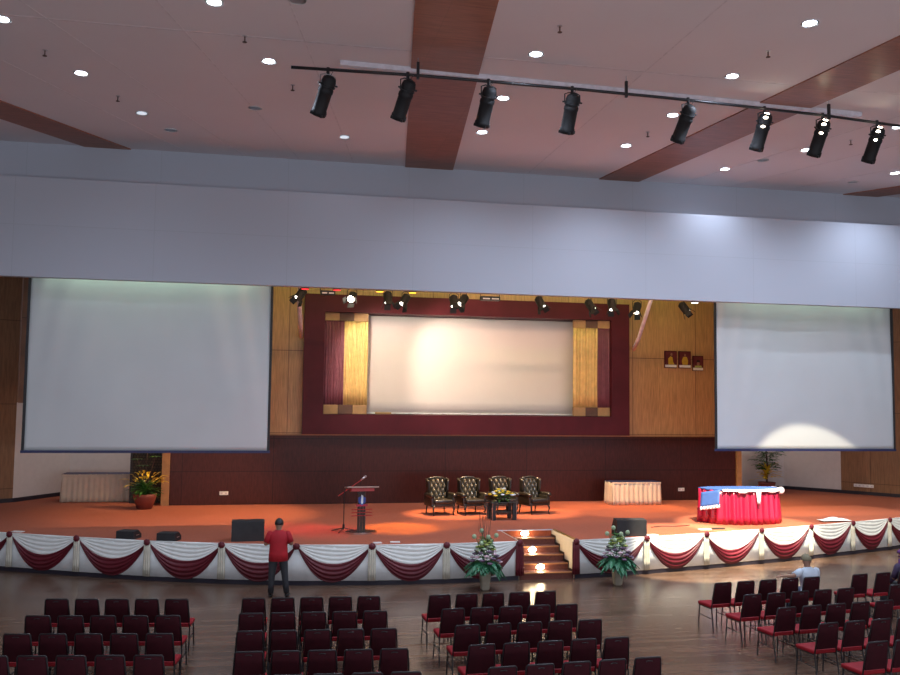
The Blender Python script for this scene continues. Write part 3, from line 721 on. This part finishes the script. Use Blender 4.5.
def paper(x, y, wd, d, rz, label, m='white2', h=.02, cat='paper'):
    o = MB().box((-wd/2, -d/2, 0), (wd/2, d/2, h), bev=.005).build('paper', M[m]); o.location = (x, y, SH+.001); o.rotation_euler = (0, 0, rz); tag(o, label, cat)
    return o
paper(2.68, 22.1, .2, .16, .1, 'small white paper on the stage edge below the lectern')
paper(3.12, 22.15, .24, .14, -.1, 'white slip on the stage edge right of the lectern')
paper(-6.2, 25.0, .3, .16, -.4, 'small white slip on the stage edge at the far left')
paper(11.9, 23.3, .35, .14, .1, 'white slip on the stage floor before the red table', h=.03)
o = paper(12.35, 23.38, .38, .10, .05, 'dark flat device on the stage before the red table', 'blackfab', .04, 'device'); o.name = 'flat_device'
paper(9.9, 22.5, .5, .16, .1, 'white sheet on the stage edge right of the wedge monitor')
o = MB().grid(lambda u, v: Vector(((u-.5)*.95, (v-.5)*.35, .03+.09*abs(math.sin(u*7+v*3))*math.sin(PI*u)*math.sin(PI*v))), 24, 12).build('crumpled_cloth', M['skirtw'], None, True, solid=.01)
o.location = (16.75, 24.55, SH+.01); tag(o, 'crumpled white cloth lying on the stage edge at right', 'cloth')
o = MB().tube([(10.6, 23.9, SH+.012), (11.0, 24.1, SH+.012), (11.4, 24.0, SH+.012), (11.9, 24.2, SH+.012)], .012, 6).build('cable', M['black']); tag(o, 'thin black cable on the stage left of the red table', 'cable')

# ================================================================ CEILING FITTINGS
def downlight(x, y, kind, label):
    t = thing('downlight', label, 'ceiling light', (x, y, CZ), 0, 'recessed downlights')
    MB().lathe([(.165, -.012), (.165, 0), (.125, 0), (.125, -.012)], 20, cap=False).build('ring', M['white2'], t)
    MB().lathe([(.125, -.010), (.125, -.002)], 20).build('lens', M[{'on': 'lampglow', 'dim': 'dimglow', 'off': 'steel'}[kind]], t, label={'on': 'lit white lens', 'dim': 'dim lens', 'off': 'unlit grey lens'}[kind])
lab = ['lit ceiling downlight at the far left edge of the frame', 'lit ceiling downlight nearest the left brown ceiling strip', 'lit ceiling downlight at the top, left of the middle',
       'lit ceiling downlight left of the black lighting bar', 'lit ceiling downlight right of the broad brown strip, nearest the viewer of three', 'lit ceiling downlight beside the third bar spotlight, middle of three',
       'lit ceiling downlight just below the third bar spotlight', 'lit ceiling downlight at the upper right, nearest the viewer', 'lit ceiling downlight above the bar between fifth and sixth spotlights',
       'lit ceiling downlight just left of the fifth bar spotlight', 'lit ceiling downlight below the bar, left of the right brown strip', 'lit ceiling downlight close over the fascia, right of the right strip',
       'lit ceiling downlight between the sixth and seventh bar spotlights', 'lit ceiling downlight at the right edge beside the last spotlight', 'lit ceiling downlight at the right edge over the fascia']
for (x, y), l in zip(DOWN_ON, lab): downlight(x, y, 'on', l)
for (x, y), l in zip(DOWN_DIM, ['dim half-lit downlight in the left ceiling', 'faint downlight below the first bar spotlight']): downlight(x, y, 'dim', l)
for (x, y), l in zip(DOWN_OFF, ['unlit downlight near the fascia at left', 'unlit downlight left of the black bar', 'unlit downlight below the sixth bar spotlight', 'unlit downlight near the fascia at far right', 'unlit downlight at the top edge, left of the brown strip']): downlight(x, y, 'off', l)
SPR = [(-4.68, 19.29), (-3.67, 21.92), (-.64, 17.63), (.35, 20.21), (5.2, 15.8), (9.64, 16.02), (9.54, 21.65), (15.06, 21.05)]
sl = ['far left', 'beside the left brown strip', 'at the upper left', 'left of the first bar spotlight', 'above the middle of the bar', 'at the upper right', 'between fifth and sixth bar spotlights', 'right of the seventh bar spotlight']
sp0 = None
for (x, y), l in zip(SPR, sl):
    lb = 'small ceiling sprinkler head, ' + l
    if not sp0:
        sp0 = thing('sprinkler', lb, 'sprinkler', (x, y, CZ), 0, 'ceiling sprinklers')
        MB().lathe([(.05, -.01), (.05, 0)], 12).build('rosette', M['steel'], sp0)
        MB().tube([(0, 0, -.01), (0, 0, -.12)], .014, 6).build('pipe', M['twig'], sp0)
        MB().lathe([(.045, -.13), (.045, -.12)], 10).build('deflector', M['twig'], sp0)
    else: dup(sp0, (x, y, CZ), 0, lb)

# ---- black lighting bar in front of the stage
BAR = [(.27, 18.03), (2.84, 17.9), (6.28, 17.92), (8.9, 18.02), (12.53, 18.29), (14.61, 18.57), (17, 18.95)]
BZ = 11.1
o = MB().tube([(x, y, BZ) for x, y in BAR], .032, 10).build('lighting_bar', M['black'], None, True); tag(o, 'long black pipe hung under the hall ceiling, carrying eight spotlights', 'lighting bar')
tag(MB().prism([(1.28, 18.45), (13.87, 18.94), (13.87, 19.06), (1.28, 18.57)], CZ-.10, CZ).build('ceiling_batten', M['battenw']), 'long white batten on the ceiling behind the black bar', 'batten')
for i, (x, y) in enumerate(((2.84, 17.9), (7.42, 17.96), (12.53, 18.29), (16.4, 18.85))):
    if i == 3: continue
    t = thing('bar_hanger', 'black hanger clamp holding the lighting bar, %s from the left' % ORD[i], 'hanger', (x, y, BZ), 0, 'hangers of the lighting bar')
    MB().tube([(0, 0, .28), (0, 0, CZ-BZ)], .008, 6).build('rod', M['steel'], t)
    MB().box((-.03, -.03, -.08), (.03, .03, .28), bev=.008).build('clamp', M['black'], t)
for x, y in ((4.0, 18.58), (8.3, 18.75), (1.7, 18.49), (12.9, 18.93)): pass
FIX = [(1.01, 18.02, -15, 35), (2.63, 17.90, -14, 38), (4.34, 17.90, -9, 40), (6.18, 17.92, -5, 38), (8.89, 18.02, -10, 34), (10.82, 18.16, -6, 37), (12.36, 18.28, -5, 34), (13.91, 18.46, -4, 33)]
def along(mb, a, d, prof, seg=16):
    """lathe profile (radius, distance) along the direction d"""
    q = Vector(d).normalized().to_track_quat('Z', 'Y').to_matrix().to_4x4()
    return mb.lathe(prof, seg, Matrix.Translation(a) @ q)
lit = {5, 6, 7}
for i, (x, y, dx, dy) in enumerate(FIX):
    t = thing('profile_spotlight', 'black profile spotlight%s on the ceiling bar, %s from the left' % (' with glowing rear' if i in lit else '', ORD[i]), 'spotlight', (x, y, BZ), 0, 'profile spotlights on the bar')
    s = 48.5
    d = (CR*(dx/s) + Vector((0, 0, -dy/s)) + CF*.42); d.normalize()
    piv = Vector((0, .0, -.30)); rear = piv - d*.18; q = d.cross(Vector((0, 0, 1))).normalized()
    sgn = 1
    MB().tube([(0, 0, .05), (0, 0, -.09)], .035, 8).build('hook_clamp', M['black'], t)
    MB().tube([piv+q*.17, piv+q*.17+Vector((0, 0, .17)), Vector((0, 0, -.09))+q*.08, Vector((0, 0, -.09))-q*.08, piv-q*.17+Vector((0, 0, .17)), piv-q*.17], .014, 6).build('yoke', M['steel'] if i == 0 else M['black'], t)
    b = along(MB(), rear, d, [(.07, 0), (.13, .04), (.15, .12), (.14, .26), (.155, .28), (.155, .34), (.145, .36), (.145, .72), (.16, .74), (.16, .84)], 18).build('barrel', M['chaintube'], t, True)
    along(MB(), rear, d, [(.165, .20), (.165, .225)], 18).build('gate_ring', M['black'], t)
    along(MB(), rear, d, [(.19, .78), (.19, .84)], 4).build('gel_frame', M['black'], t)
    for sg in (-1, 1): MB().tube([piv+q*.13*sg, piv+q*.22*sg], .018, 8).build('knob', M['black'], t)
    MB().tube([rear-d*.0, rear+Vector((.05, 0, .1)), Vector((.12, 0, .0))], .006, 5).build('cable', M['black'], t)
    if i in lit:
        cs = (EYE-Vector((x, y, BZ))); cs = (cs-d*cs.dot(d)).normalized()
        for kk, (a_, r_) in enumerate(((.07, .05), (.27, .04))):
            MB().ball(rear+d*a_+cs*(.125 if kk == 0 else .15), r_, 10, (1.2, .7, .6)).build('vent_glow', M['warmglow'], t, True, label='light leaking from the lamp housing')
        along(MB(), rear, d, [(.055, -.012), (.052, -.002)], 14).build('rear_glow', M['warmglow'], t, label='glowing rear vent')
        l = bpy.data.lights.new('profile_lamp', 'SPOT'); l.energy = 6000 if i == 7 else 18000; l.color = (1, .87, .64); l.spot_size = math.radians(23); l.spot_blend = .35; l.shadow_soft_size = .09
        o = bpy.data.objects.new('profile_lamp', l); COL.objects.link(o)
        p = Vector((x, y, BZ)) + rear + d*.95
        look(o, p, {5: (11.2, 22.7, .6), 6: (13.7, 24.0, 1.0), 7: (17.15, 25.2, .95)}[i])
        if i == 7: l.spot_size = math.radians(29.5); l.spot_blend = .12

# ---- stage bar behind the fascia
tag(MB().tube([(-.3, 27.6, 8.2), (14.6, 27.6, 8.2)], .03, 10).build('stage_lighting_bar', M['black']), 'black pipe behind the fascia carrying the stage lamps', 'lighting bar')
BODY_DX = [-.7, 0, 0, -.6, 0, -.7, .4, .55, 0, -.4, .6]
for k_, x in enumerate((.0, 4.8, 9.4, 14.2)):
    tag(MB().tube([(x, 27.6, 8.2), (x, 27.6, 9.6)], .012, 6).build('bar_rod', M['steel']), 'thin steel rod holding the stage lamp pipe behind the fascia', 'hanger', 'rods of the stage lamp pipe')
def stage_spot(x, z, tgt, W, colr, cone, i):
    y = 27.6
    big = i == 1
    t = thing('stage_spotlight', 'black stage lamp under the fascia, %s from the left%s' % (ORD[i], ', glaring white' if big else ''), 'spotlight', (x, y, z), 0, 'stage lamps behind the fascia')
    d = (Vector(tgt)-Vector((x, y, z))).normalized(); q = d.cross(Vector((0, 0, 1))).normalized()
    d = Vector((-.25, -.75, -.45)).normalized() if big else Vector((BODY_DX[i], -.38, -1)).normalized()
    q = d.cross(Vector((0, 0, 1))).normalized()
    MB().tube([q*.15, q*.15+Vector((0, 0, .2)), (0, 0, .3), -q*.15+Vector((0, 0, .2)), -q*.15], .012, 6).build('yoke', M['black'], t)
    MB().tube([(0, 0, .25), (0, 0, 8.2-z+.03)], .02, 6).build('hanger', M['black'], t)
    along(MB(), -d*.2, d, [(.06, 0), (.13, .06), (.13, .34), (.145, .36), (.145, .38)], 16)  .build('housing', M['chaintube'], t, True)
    along(MB(), d*.165, d, [(.12, 0), (.10, .02)], 16).build('lens', M['warmglow'] if big else (M['whitelens'] if i % 2 == 0 else M['amberglow'] if i in (8,) else M['whitelens']), t)
    k1 = q; k2 = d.cross(q).normalized()
    for a, bb in ((k1, k2), (-k1, k2), (k2, k1), (-k2, k1)):
        MB().grid(lambda u, v: a*(.14+.07*v)+bb*(u-.5)*.2+d*(.18+.16*v), 1, 1).build('barn_door', M['chaintube'], t, solid=.006)
    sp = spot('stage_lamp', Vector((x, y, z))+(Vector(tgt)-Vector((x, y, z))).normalized()*(.40 if not big else .3), tgt, W, colr, cone, .6, .07)
for i, (x, z, tgt, W, c, cone) in enumerate(STAGE_SPOTS): stage_spot(x, z, tgt, W, c, cone, i)
for i, (x, wd) in enumerate(((1.69, .45), (6.8, .62))):
    t = thing('flood_lamp', 'flat rectangular floodlight under the fascia, %s one' % ('left' if i == 0 else 'right'), 'floodlight', (x, 27.6, 7.66), 0, 'floodlights behind the fascia')
    MB().box((-wd/2, -.12, -.05), (wd/2, .12, .08), bev=.01).build('housing', M['black'], t)
    MB().box((-wd/2+.05, -.13, -.02), (-.03, -.12, .02)).box((.03, -.13, -.02), (wd/2-.05, -.12, .02)).build('tube_slit', M['whitelens'] if 0 else M['amberglow'] if 0 else M['battenw'], t)
    MB().tube([(-wd/2, 0, 0), (-wd/2, 0, .56)], .012, 6).build('bracket', M['black'], t)
    MB().tube([(wd/2, 0, 0), (wd/2, 0, .56)], .012, 6).build('bracket', M['black'], t)
for i, (p, k) in enumerate(((304, 'red'), (336, 'red'), (379, 'amber'), (412, 'amber'), (695, 'white'), (724, 'white'))):
    x = XA(p, 26.9)
    t = thing('colour_lamp', '%s glowing round lamp just below the fascia edge, %s %s one' % (k, 'left' if i % 2 == 0 else 'right', k), 'lamp', (x, 26.9, 7.69), 0, 'round lamps under the fascia')
    MB().lathe([(.12, 0), (.12, .22), (.06, .3)], 16).build('can', M['black'], t, True)
    MB().lathe([(.11, -.012), (.11, 0)], 16).build('lens', {'red': M['redglow'], 'amber': M['amberglow'], 'white': M['whitelens']}[k], t)
    MB().tube([(0, 0, .28), (0, 0, 1.915)], .01, 6).build('rod', M['black'], t)
    if k != 'white':
        tg = {304: (.6, 24.9, SH), 336: (1.7, 24.2, SH), 379: (3.6, 24.7, SH), 412: (4.6, 25.2, SH)}[p]
        spot('colour_lamp_light', (x, 26.9, 7.65), tg, 1100 if k == 'red' else 700, (1, .04, .08) if k == 'red' else (1, .55, .05), 24, .8, .06)

# ================================================================ PEOPLE
def skinmesh(name, V, E, Rr, m, parent):
    me = bpy.data.meshes.new(name); me.from_pydata([tuple(v) for v in V], E, []); me.materials.append(m)
    o = bpy.data.objects.new(name, me); COL.objects.link(o); o.parent = parent
    md = o.modifiers.new('skin', 'SKIN'); md.use_smooth_shade = True
    sd = me.skin_vertices[0].data if me.skin_vertices else None
    if sd is None:
        bm = bmesh.new(); bm.from_mesh(me); bm.verts.layers.skin.verify(); bm.to_mesh(me); bm.free(); sd = me.skin_vertices[0].data
    for i, r in enumerate(Rr): sd[i].radius = (r, r) if not isinstance(r, tuple) else r
    sd[0].use_root = True
    s2 = o.modifiers.new('sub', 'SUBSURF'); s2.levels = 1; s2.render_levels = 2
    return o
def ellipse_loft(mb, rings, seg=16):
    """rings: (centre, side vector, front vector) ellipses"""
    R_ = []
    for c, a, b in rings:
        R_.append([mb.bm.verts.new(Vector(c)+Vector(a)*math.cos(2*PI*k/seg)+Vector(b)*math.sin(2*PI*k/seg)) for k in range(seg)])
    for p, q in zip(R_, R_[1:]):
        for k in range(seg): mb.bm.faces.new((p[k], p[(k+1) % seg], q[(k+1) % seg], q[k]))
    mb.bm.faces.new(R_[0][::-1]); mb.bm.faces.new(R_[-1]); return mb
def person(label, loc, rz, J, shirt, pants, hairm, sleeve=.95, hat=None, long_cloth=False):
    t = thing('person', label, 'person', loc, rz)
    J = {k: Vector(v) for k, v in J.items()}
    V, E, Rr = [], [], []
    def add(p, r, prev=None):
        V.append(Vector(p)); Rr.append(r); i = len(V)-1
        if prev is not None: E.append((prev, i))
        return i
    pe = add(J['pelvis'], .12); ab = add(J['pelvis'].lerp(J['chest'], .5), .115, pe); ch = add(J['chest'], .13, ab)
    nb = add(J['neck'], .055, ch); up = (J['head']-J['neck']).normalized()
    hd0 = add(J['head']-up*.05, .062, nb); hd = add(J['head']+up*.03, .086, hd0); add(J['head']+up*.085, .06, hd)
    fw = J['look'].normalized(); sd = fw.cross(up).normalized()
    ns = add(J['head']+fw*.085, .022, hd); add(J['head']+fw*.108-up*.022, .014, ns)
    for s in (-1, 1): add(J['head']+sd*.09*s-up*.005, .018, hd)
    for s, k in ((-1, 'L'), (1, 'R')):
        sh = add(J['sh'+k], .058, ch); el = add(J['el'+k], .042, sh); wr = add(J['wr'+k], .028, el)
        d = (J['wr'+k]-J['el'+k]).normalized(); side = d.cross(Vector((0, 0, 1))); side = side.normalized() if side.length > .1 else Vector((1, 0, 0))
        nrm = side.cross(d)
        pm = add(J['wr'+k]+d*.07, (.040, .02), wr)
        for f_, ln in ((-1.5, .05), (-.5, .065), (.5, .07), (1.5, .058)):
            b = add(J['wr'+k]+d*.105+side*f_*.019, .0095, pm); c = add(V[b]+d*ln*.55-nrm*.012, .009, b); add(V[c]+d*ln*.4-nrm*.03, .008, c)
        th_ = add(J['wr'+k]+d*.05-side*s*.045, .011, pm); add(V[th_]+d*.04-side*s*.012-nrm*.015, .010, th_)
        hp = add(J['hip'+k], .085, pe); kn = add(J['kn'+k], .055, hp); an = add(J['an'+k], .035, kn)
        add(J['toe'+k], .03, an)
    body = skinmesh('body', V, E, Rr, M['skin'], t)
    for s in (-1, 1): MB().ball(J['head']+fw*.083+sd*.032*s+up*.015, .011, 8).build('eye', M['white2'], body)
    MB().ball(J['head']+fw*.088-up*.055, .018, 8, (1.2, .5, .4)).build('mouth', M['emred'] if 0 else M['skin'], body)
    # garments
    X = (J['shR']-J['shL']).normalized(); sw = (J['shR']-J['shL']).length/2
    ax = (J['neck']-J['pelvis']).normalized(); Fv = X.cross(ax).normalized()
    def at(k): return J['pelvis'].lerp(J['neck'], k)
    bt = J['pelvis']-ax*(.16 if J['knL'].z < J['pelvis'].z-.3 else .0)
    ellipse_loft(MB(), [(bt, X*.215, Fv*.14), (at(.0), X*.21, Fv*.14), (at(.3), X*.198, Fv*.13), (at(.6), X*(sw*1.12), Fv*.14), (at(.8), X*(sw*1.2), Fv*.125), (at(.9), X*(sw*1.05), Fv*.10), (at(.98), X*(sw*.6), Fv*.08), (at(1.03), X*.07, Fv*.065)], 20).build('shirt', shirt, t, True)
    for k in 'LR':
        a, b = J['sh'+k], J['el'+k]; e = a.lerp(b, sleeve); d = (b-a).normalized(); p1 = d.orthogonal().normalized(); p2 = d.cross(p1)
        r = [(a-d*.06, p1*.03, p2*.03), (a-d*.035, p1*.065, p2*.065), (a+d*.03, p1*.078, p2*.078), (a.lerp(e, .5), p1*.072, p2*.072), (e, p1*.066, p2*.066)]
        mb = ellipse_loft(MB(), r, 14)
        if long_cloth:
            d2 = (J['wr'+k]-b).normalized(); p1 = d2.orthogonal().normalized(); p2 = d2.cross(p1)
            ellipse_loft(mb, [(b, p1*.056, p2*.056), (J['wr'+k], p1*.042, p2*.042)], 12)
        mb.build('sleeve', shirt, t, True)
        hp, kn, an = J['hip'+k], J['kn'+k], J['an'+k]
        mb = MB().tube([hp+(hp-kn).normalized()*.06, hp.lerp(kn, .3), kn, kn.lerp(an, .5), an], [.105, .10, .075, .07, .062], 14)
        mb.build('trouser_leg', pants, t, True)
        sdv = (J['toe'+k]-an); sdv.z = 0; sdv = sdv.normalized(); ht = an.z-.0
        sh_ = MB().ball(Vector((an.x, an.y, max(.045, J['toe'+k].z+.01)))+sdv*.07, .13, 12, (1, 1, .36))
        o = sh_.build('shoe', M['shoe'], t, True)
        for v in o.data.vertices:
            c = Vector((an.x, an.y, v.co.z))+sdv*.07; w_ = v.co-c; side = sdv.cross(Vector((0, 0, 1))); v.co = v.co - side*w_.dot(side)*.6
            v.co.z = max(v.co.z, .002)
    # hair or hat: a cap over the back and top of the head
    def cap(name, m, r, low, front):
        o = MB().ball((0, 0, 0), 1, 20).build(name, m, t, True)
        bm = bmesh.new(); bm.from_mesh(o.data)
        for v in list(bm.verts):
            if v.co.z < (low if v.co.y < .3 else front): bm.verts.remove(v)
        for v in bm.verts: v.co = J['head']+up*.03 + sd*v.co.x*r*.92 + fw*v.co.y*r*1.05 + up*v.co.z*r*1.08
        bm.to_mesh(o.data); bm.free(); k = o.modifiers.new('thickness', 'SOLIDIFY'); k.thickness = .012
        return o
    if hat: cap('headscarf' if long_cloth else 'cap', hat, .112, -.9 if long_cloth else -.35, .25)
    else: cap('hair', hairm, .108, -.42, .35)
    if hat and long_cloth:
        ellipse_loft(MB(), [(J['neck']-ax*.12, X*.19, Fv*.14), (J['neck'], X*.12, Fv*.11), (J['head']-up*.06, X*.095, Fv*.095)], 16).build('scarf_drape', hat, t, True)
    return t
STAND = dict(pelvis=(0, 0, .96), chest=(0, -.01, 1.30), neck=(0, 0, 1.47), head=(0, .015, 1.60), look=(0, 1, -.05),
             shL=(-.19, 0, 1.40), elL=(-.30, -.01, 1.16), wrL=(-.20, .20, 1.17), shR=(.19, 0, 1.40), elR=(.30, -.01, 1.16), wrR=(.20, .20, 1.17),
             hipL=(-.10, 0, .90), knL=(-.135, .02, .49), anL=(-.15, -.02, .09), toeL=(-.16, .14, .035),
             hipR=(.10, 0, .90), knR=(.15, .02, .49), anR=(.20, -.02, .09), toeR=(.24, .14, .035))
person('standing person in a red shirt and charcoal trousers facing the stage', (.30, 20.85, 0), -.05, STAND, M['redshirt'], M['trous'], M['hair'], .8)
SIT = dict(pelvis=(0, -.05, .56), chest=(0, -.02, .90), neck=(-.01, .0, 1.07), head=(0, .04, 1.20), look=(.1, 1, -.15),
           shL=(-.20, -.02, 1.0), elL=(-.46, -.08, .93), wrL=(-.72, -.12, .95), shR=(.20, 0, 1.0), elR=(.27, .05, .74), wrR=(.18, .28, .62),
           hipL=(-.10, .02, .56), knL=(-.13, .43, .53), anL=(-.13, .45, .09), toeL=(-.13, .60, .035),
           hipR=(.10, .02, .56), knR=(.13, .43, .53), anR=(.13, .45, .09), toeR=(.13, .60, .035))
SIT2 = dict(SIT, elL=(-.27, .05, .74), wrL=(-.16, .28, .62), look=(-.2, 1, -.1))

# ================================================================ HALL CHAIRS
def make_chair():
    t = thing('banquet_chair', '', 'chair', (0, 0, 0), 0, 'maroon banquet chairs in the hall')
    MB().box((-.225, -.21, .425), (.225, .235, .49), bev=.022).build('seat', M['chairseat'], t, True, label='bright red seat cushion')
    def face(y0):
        return lambda u, v: Vector(((2*u-1)*(.215-.035*v+.006*math.sin(PI*v)), y0-.07*v+.012*math.sin(PI*u)*math.sin(PI*v), .475+.435*v-.012*(2*u-1)**4*(1 if v > .95 else 0)))
    b = MB(); b.box((-.2, -.235, .505), (.2, -.19, .915), bev=.014)
    for v in b.bm.verts:
        k = (v.co.z-.475)/.435; v.co.x *= (1.02-.12*k); v.co.y -= .07*k
    b.build('backrest', M['chairback'], t, True)
    MB().tube([(-.045, -.335, .885), (-.02, -.342, .893), (.02, -.342, .893), (.045, -.335, .885)], .008, 6).build('hand_grip', M['chairframe'], t)
    for s in (-1, 1):
        MB().tube([(s*.20, .20, .43), (s*.215, .235, 0)], .0125, 7).build('leg', M['chairframe'], t)
        MB().tube([(s*.215, -.20, .45), (s*.225, -.27, 0)], .0125, 7).build('leg', M['chairframe'], t)
        MB().tube([(s*.222, -.24, .22), (s*.21, .215, .24)], .009, 6).build('stretcher', M['chairframe'], t)
    MB().tube([(-.21, -.205, .44), (-.212, -.235, .60), (-.19, -.29, .905), (-.175, -.295, .925), (.175, -.295, .925), (.19, -.29, .905), (.212, -.235, .60), (.21, -.205, .44)], .012, 7).build('back_frame', M['chairframe'], t, True)
    MB().tube([(-.21, -.21, .415), (-.205, .21, .415), (.205, .21, .415), (.21, -.21, .415)], .011, 6).build('seat_frame', M['chairframe'], t)
    return t
proto = make_chair(); first = [True]
def chair_at(x, y, rz, label):
    # x, y is the top of the back; the seat lies ahead of it
    lx, ly = x - math.sin(rz)*.29, y + math.cos(rz)*.29
    if first[0]:
        first[0] = False; proto.location = (lx, ly, 0); proto.rotation_euler = (0, 0, rz); proto['label'] = label; return (lx, ly)
    dup(proto, (lx, ly, 0), rz, label); return (lx, ly)
RW = ['front', 'second', 'third', 'fourth', 'fifth']
def block(name, rows, rz):
    for r, (x, y, sx, sy, n) in enumerate(rows):
        for c in range(n):
            X, Y_ = x+sx*c, y+sy*c
            p = px((X, Y_, .92))
            if p[0] > 915 or p[0] < -15 or p[1] > 678: continue
            chair_at(X, Y_, rz+random.uniform(-.02, .02), 'maroon banquet chair, %s from left in the %s row of the %s' % (ORD[c], RW[r], name))
block('left-hand block', [(-3.5, 16.84, .505, -.073, 5), (-3.52, 15.62, .505, -.072, 5), (-3.54, 14.49, .51, -.072, 5), (-3.55, 13.33, .51, -.07, 5)], -.13)
block('centre-left block', [(-.17, 16.42, .503, -.03, 5), (-.19, 15.3, .504, -.033, 5), (-.19, 14.15, .503, -.038, 5), (-.18, 13.02, .502, -.04, 5), (-.17, 11.9, .50, -.035, 5)], -.065)
block('centre-right block', [(3.12, 16.24, .5, .005, 5), (3.14, 15.14, .505, .01, 5), (3.14, 14.02, .51, .012, 5), (3.1, 12.88, .522, .018, 5), (3.12, 11.78, .525, .03, 5)], .04)
block('right-hand block', [(8.84, 16.55, .527, .068, 5), (8.84, 15.45, .528, .068, 5), (8.88, 14.4, .523, .06, 5), (8.93, 13.28, .521, .057, 5), (8.97, 12.14, .51, .045, 5)], .125)
block('edge block at right', [(12.16, 16.97, .6, .075, 3), (12.2, 15.88, .58, .075, 2)], .16)
chair_at(-4.98, 16.95, -.2, 'maroon banquet chair cut off by the left edge of the photo')
person('seated person in a pale tee and olive cap, arm along the next chair', (11.06-math.sin(.125)*.24, 16.82+.26, 0), .125, SIT, M['tee'], M['jeans'], M['hair'], .75, M['cap'])
person('seated person in a purple headscarf and dark purple top at the right edge', (13.5, 17.12+.22, 0), .16, SIT2, M['dpurple'], M['trous'], M['hair'], .95, M['purple'], True)
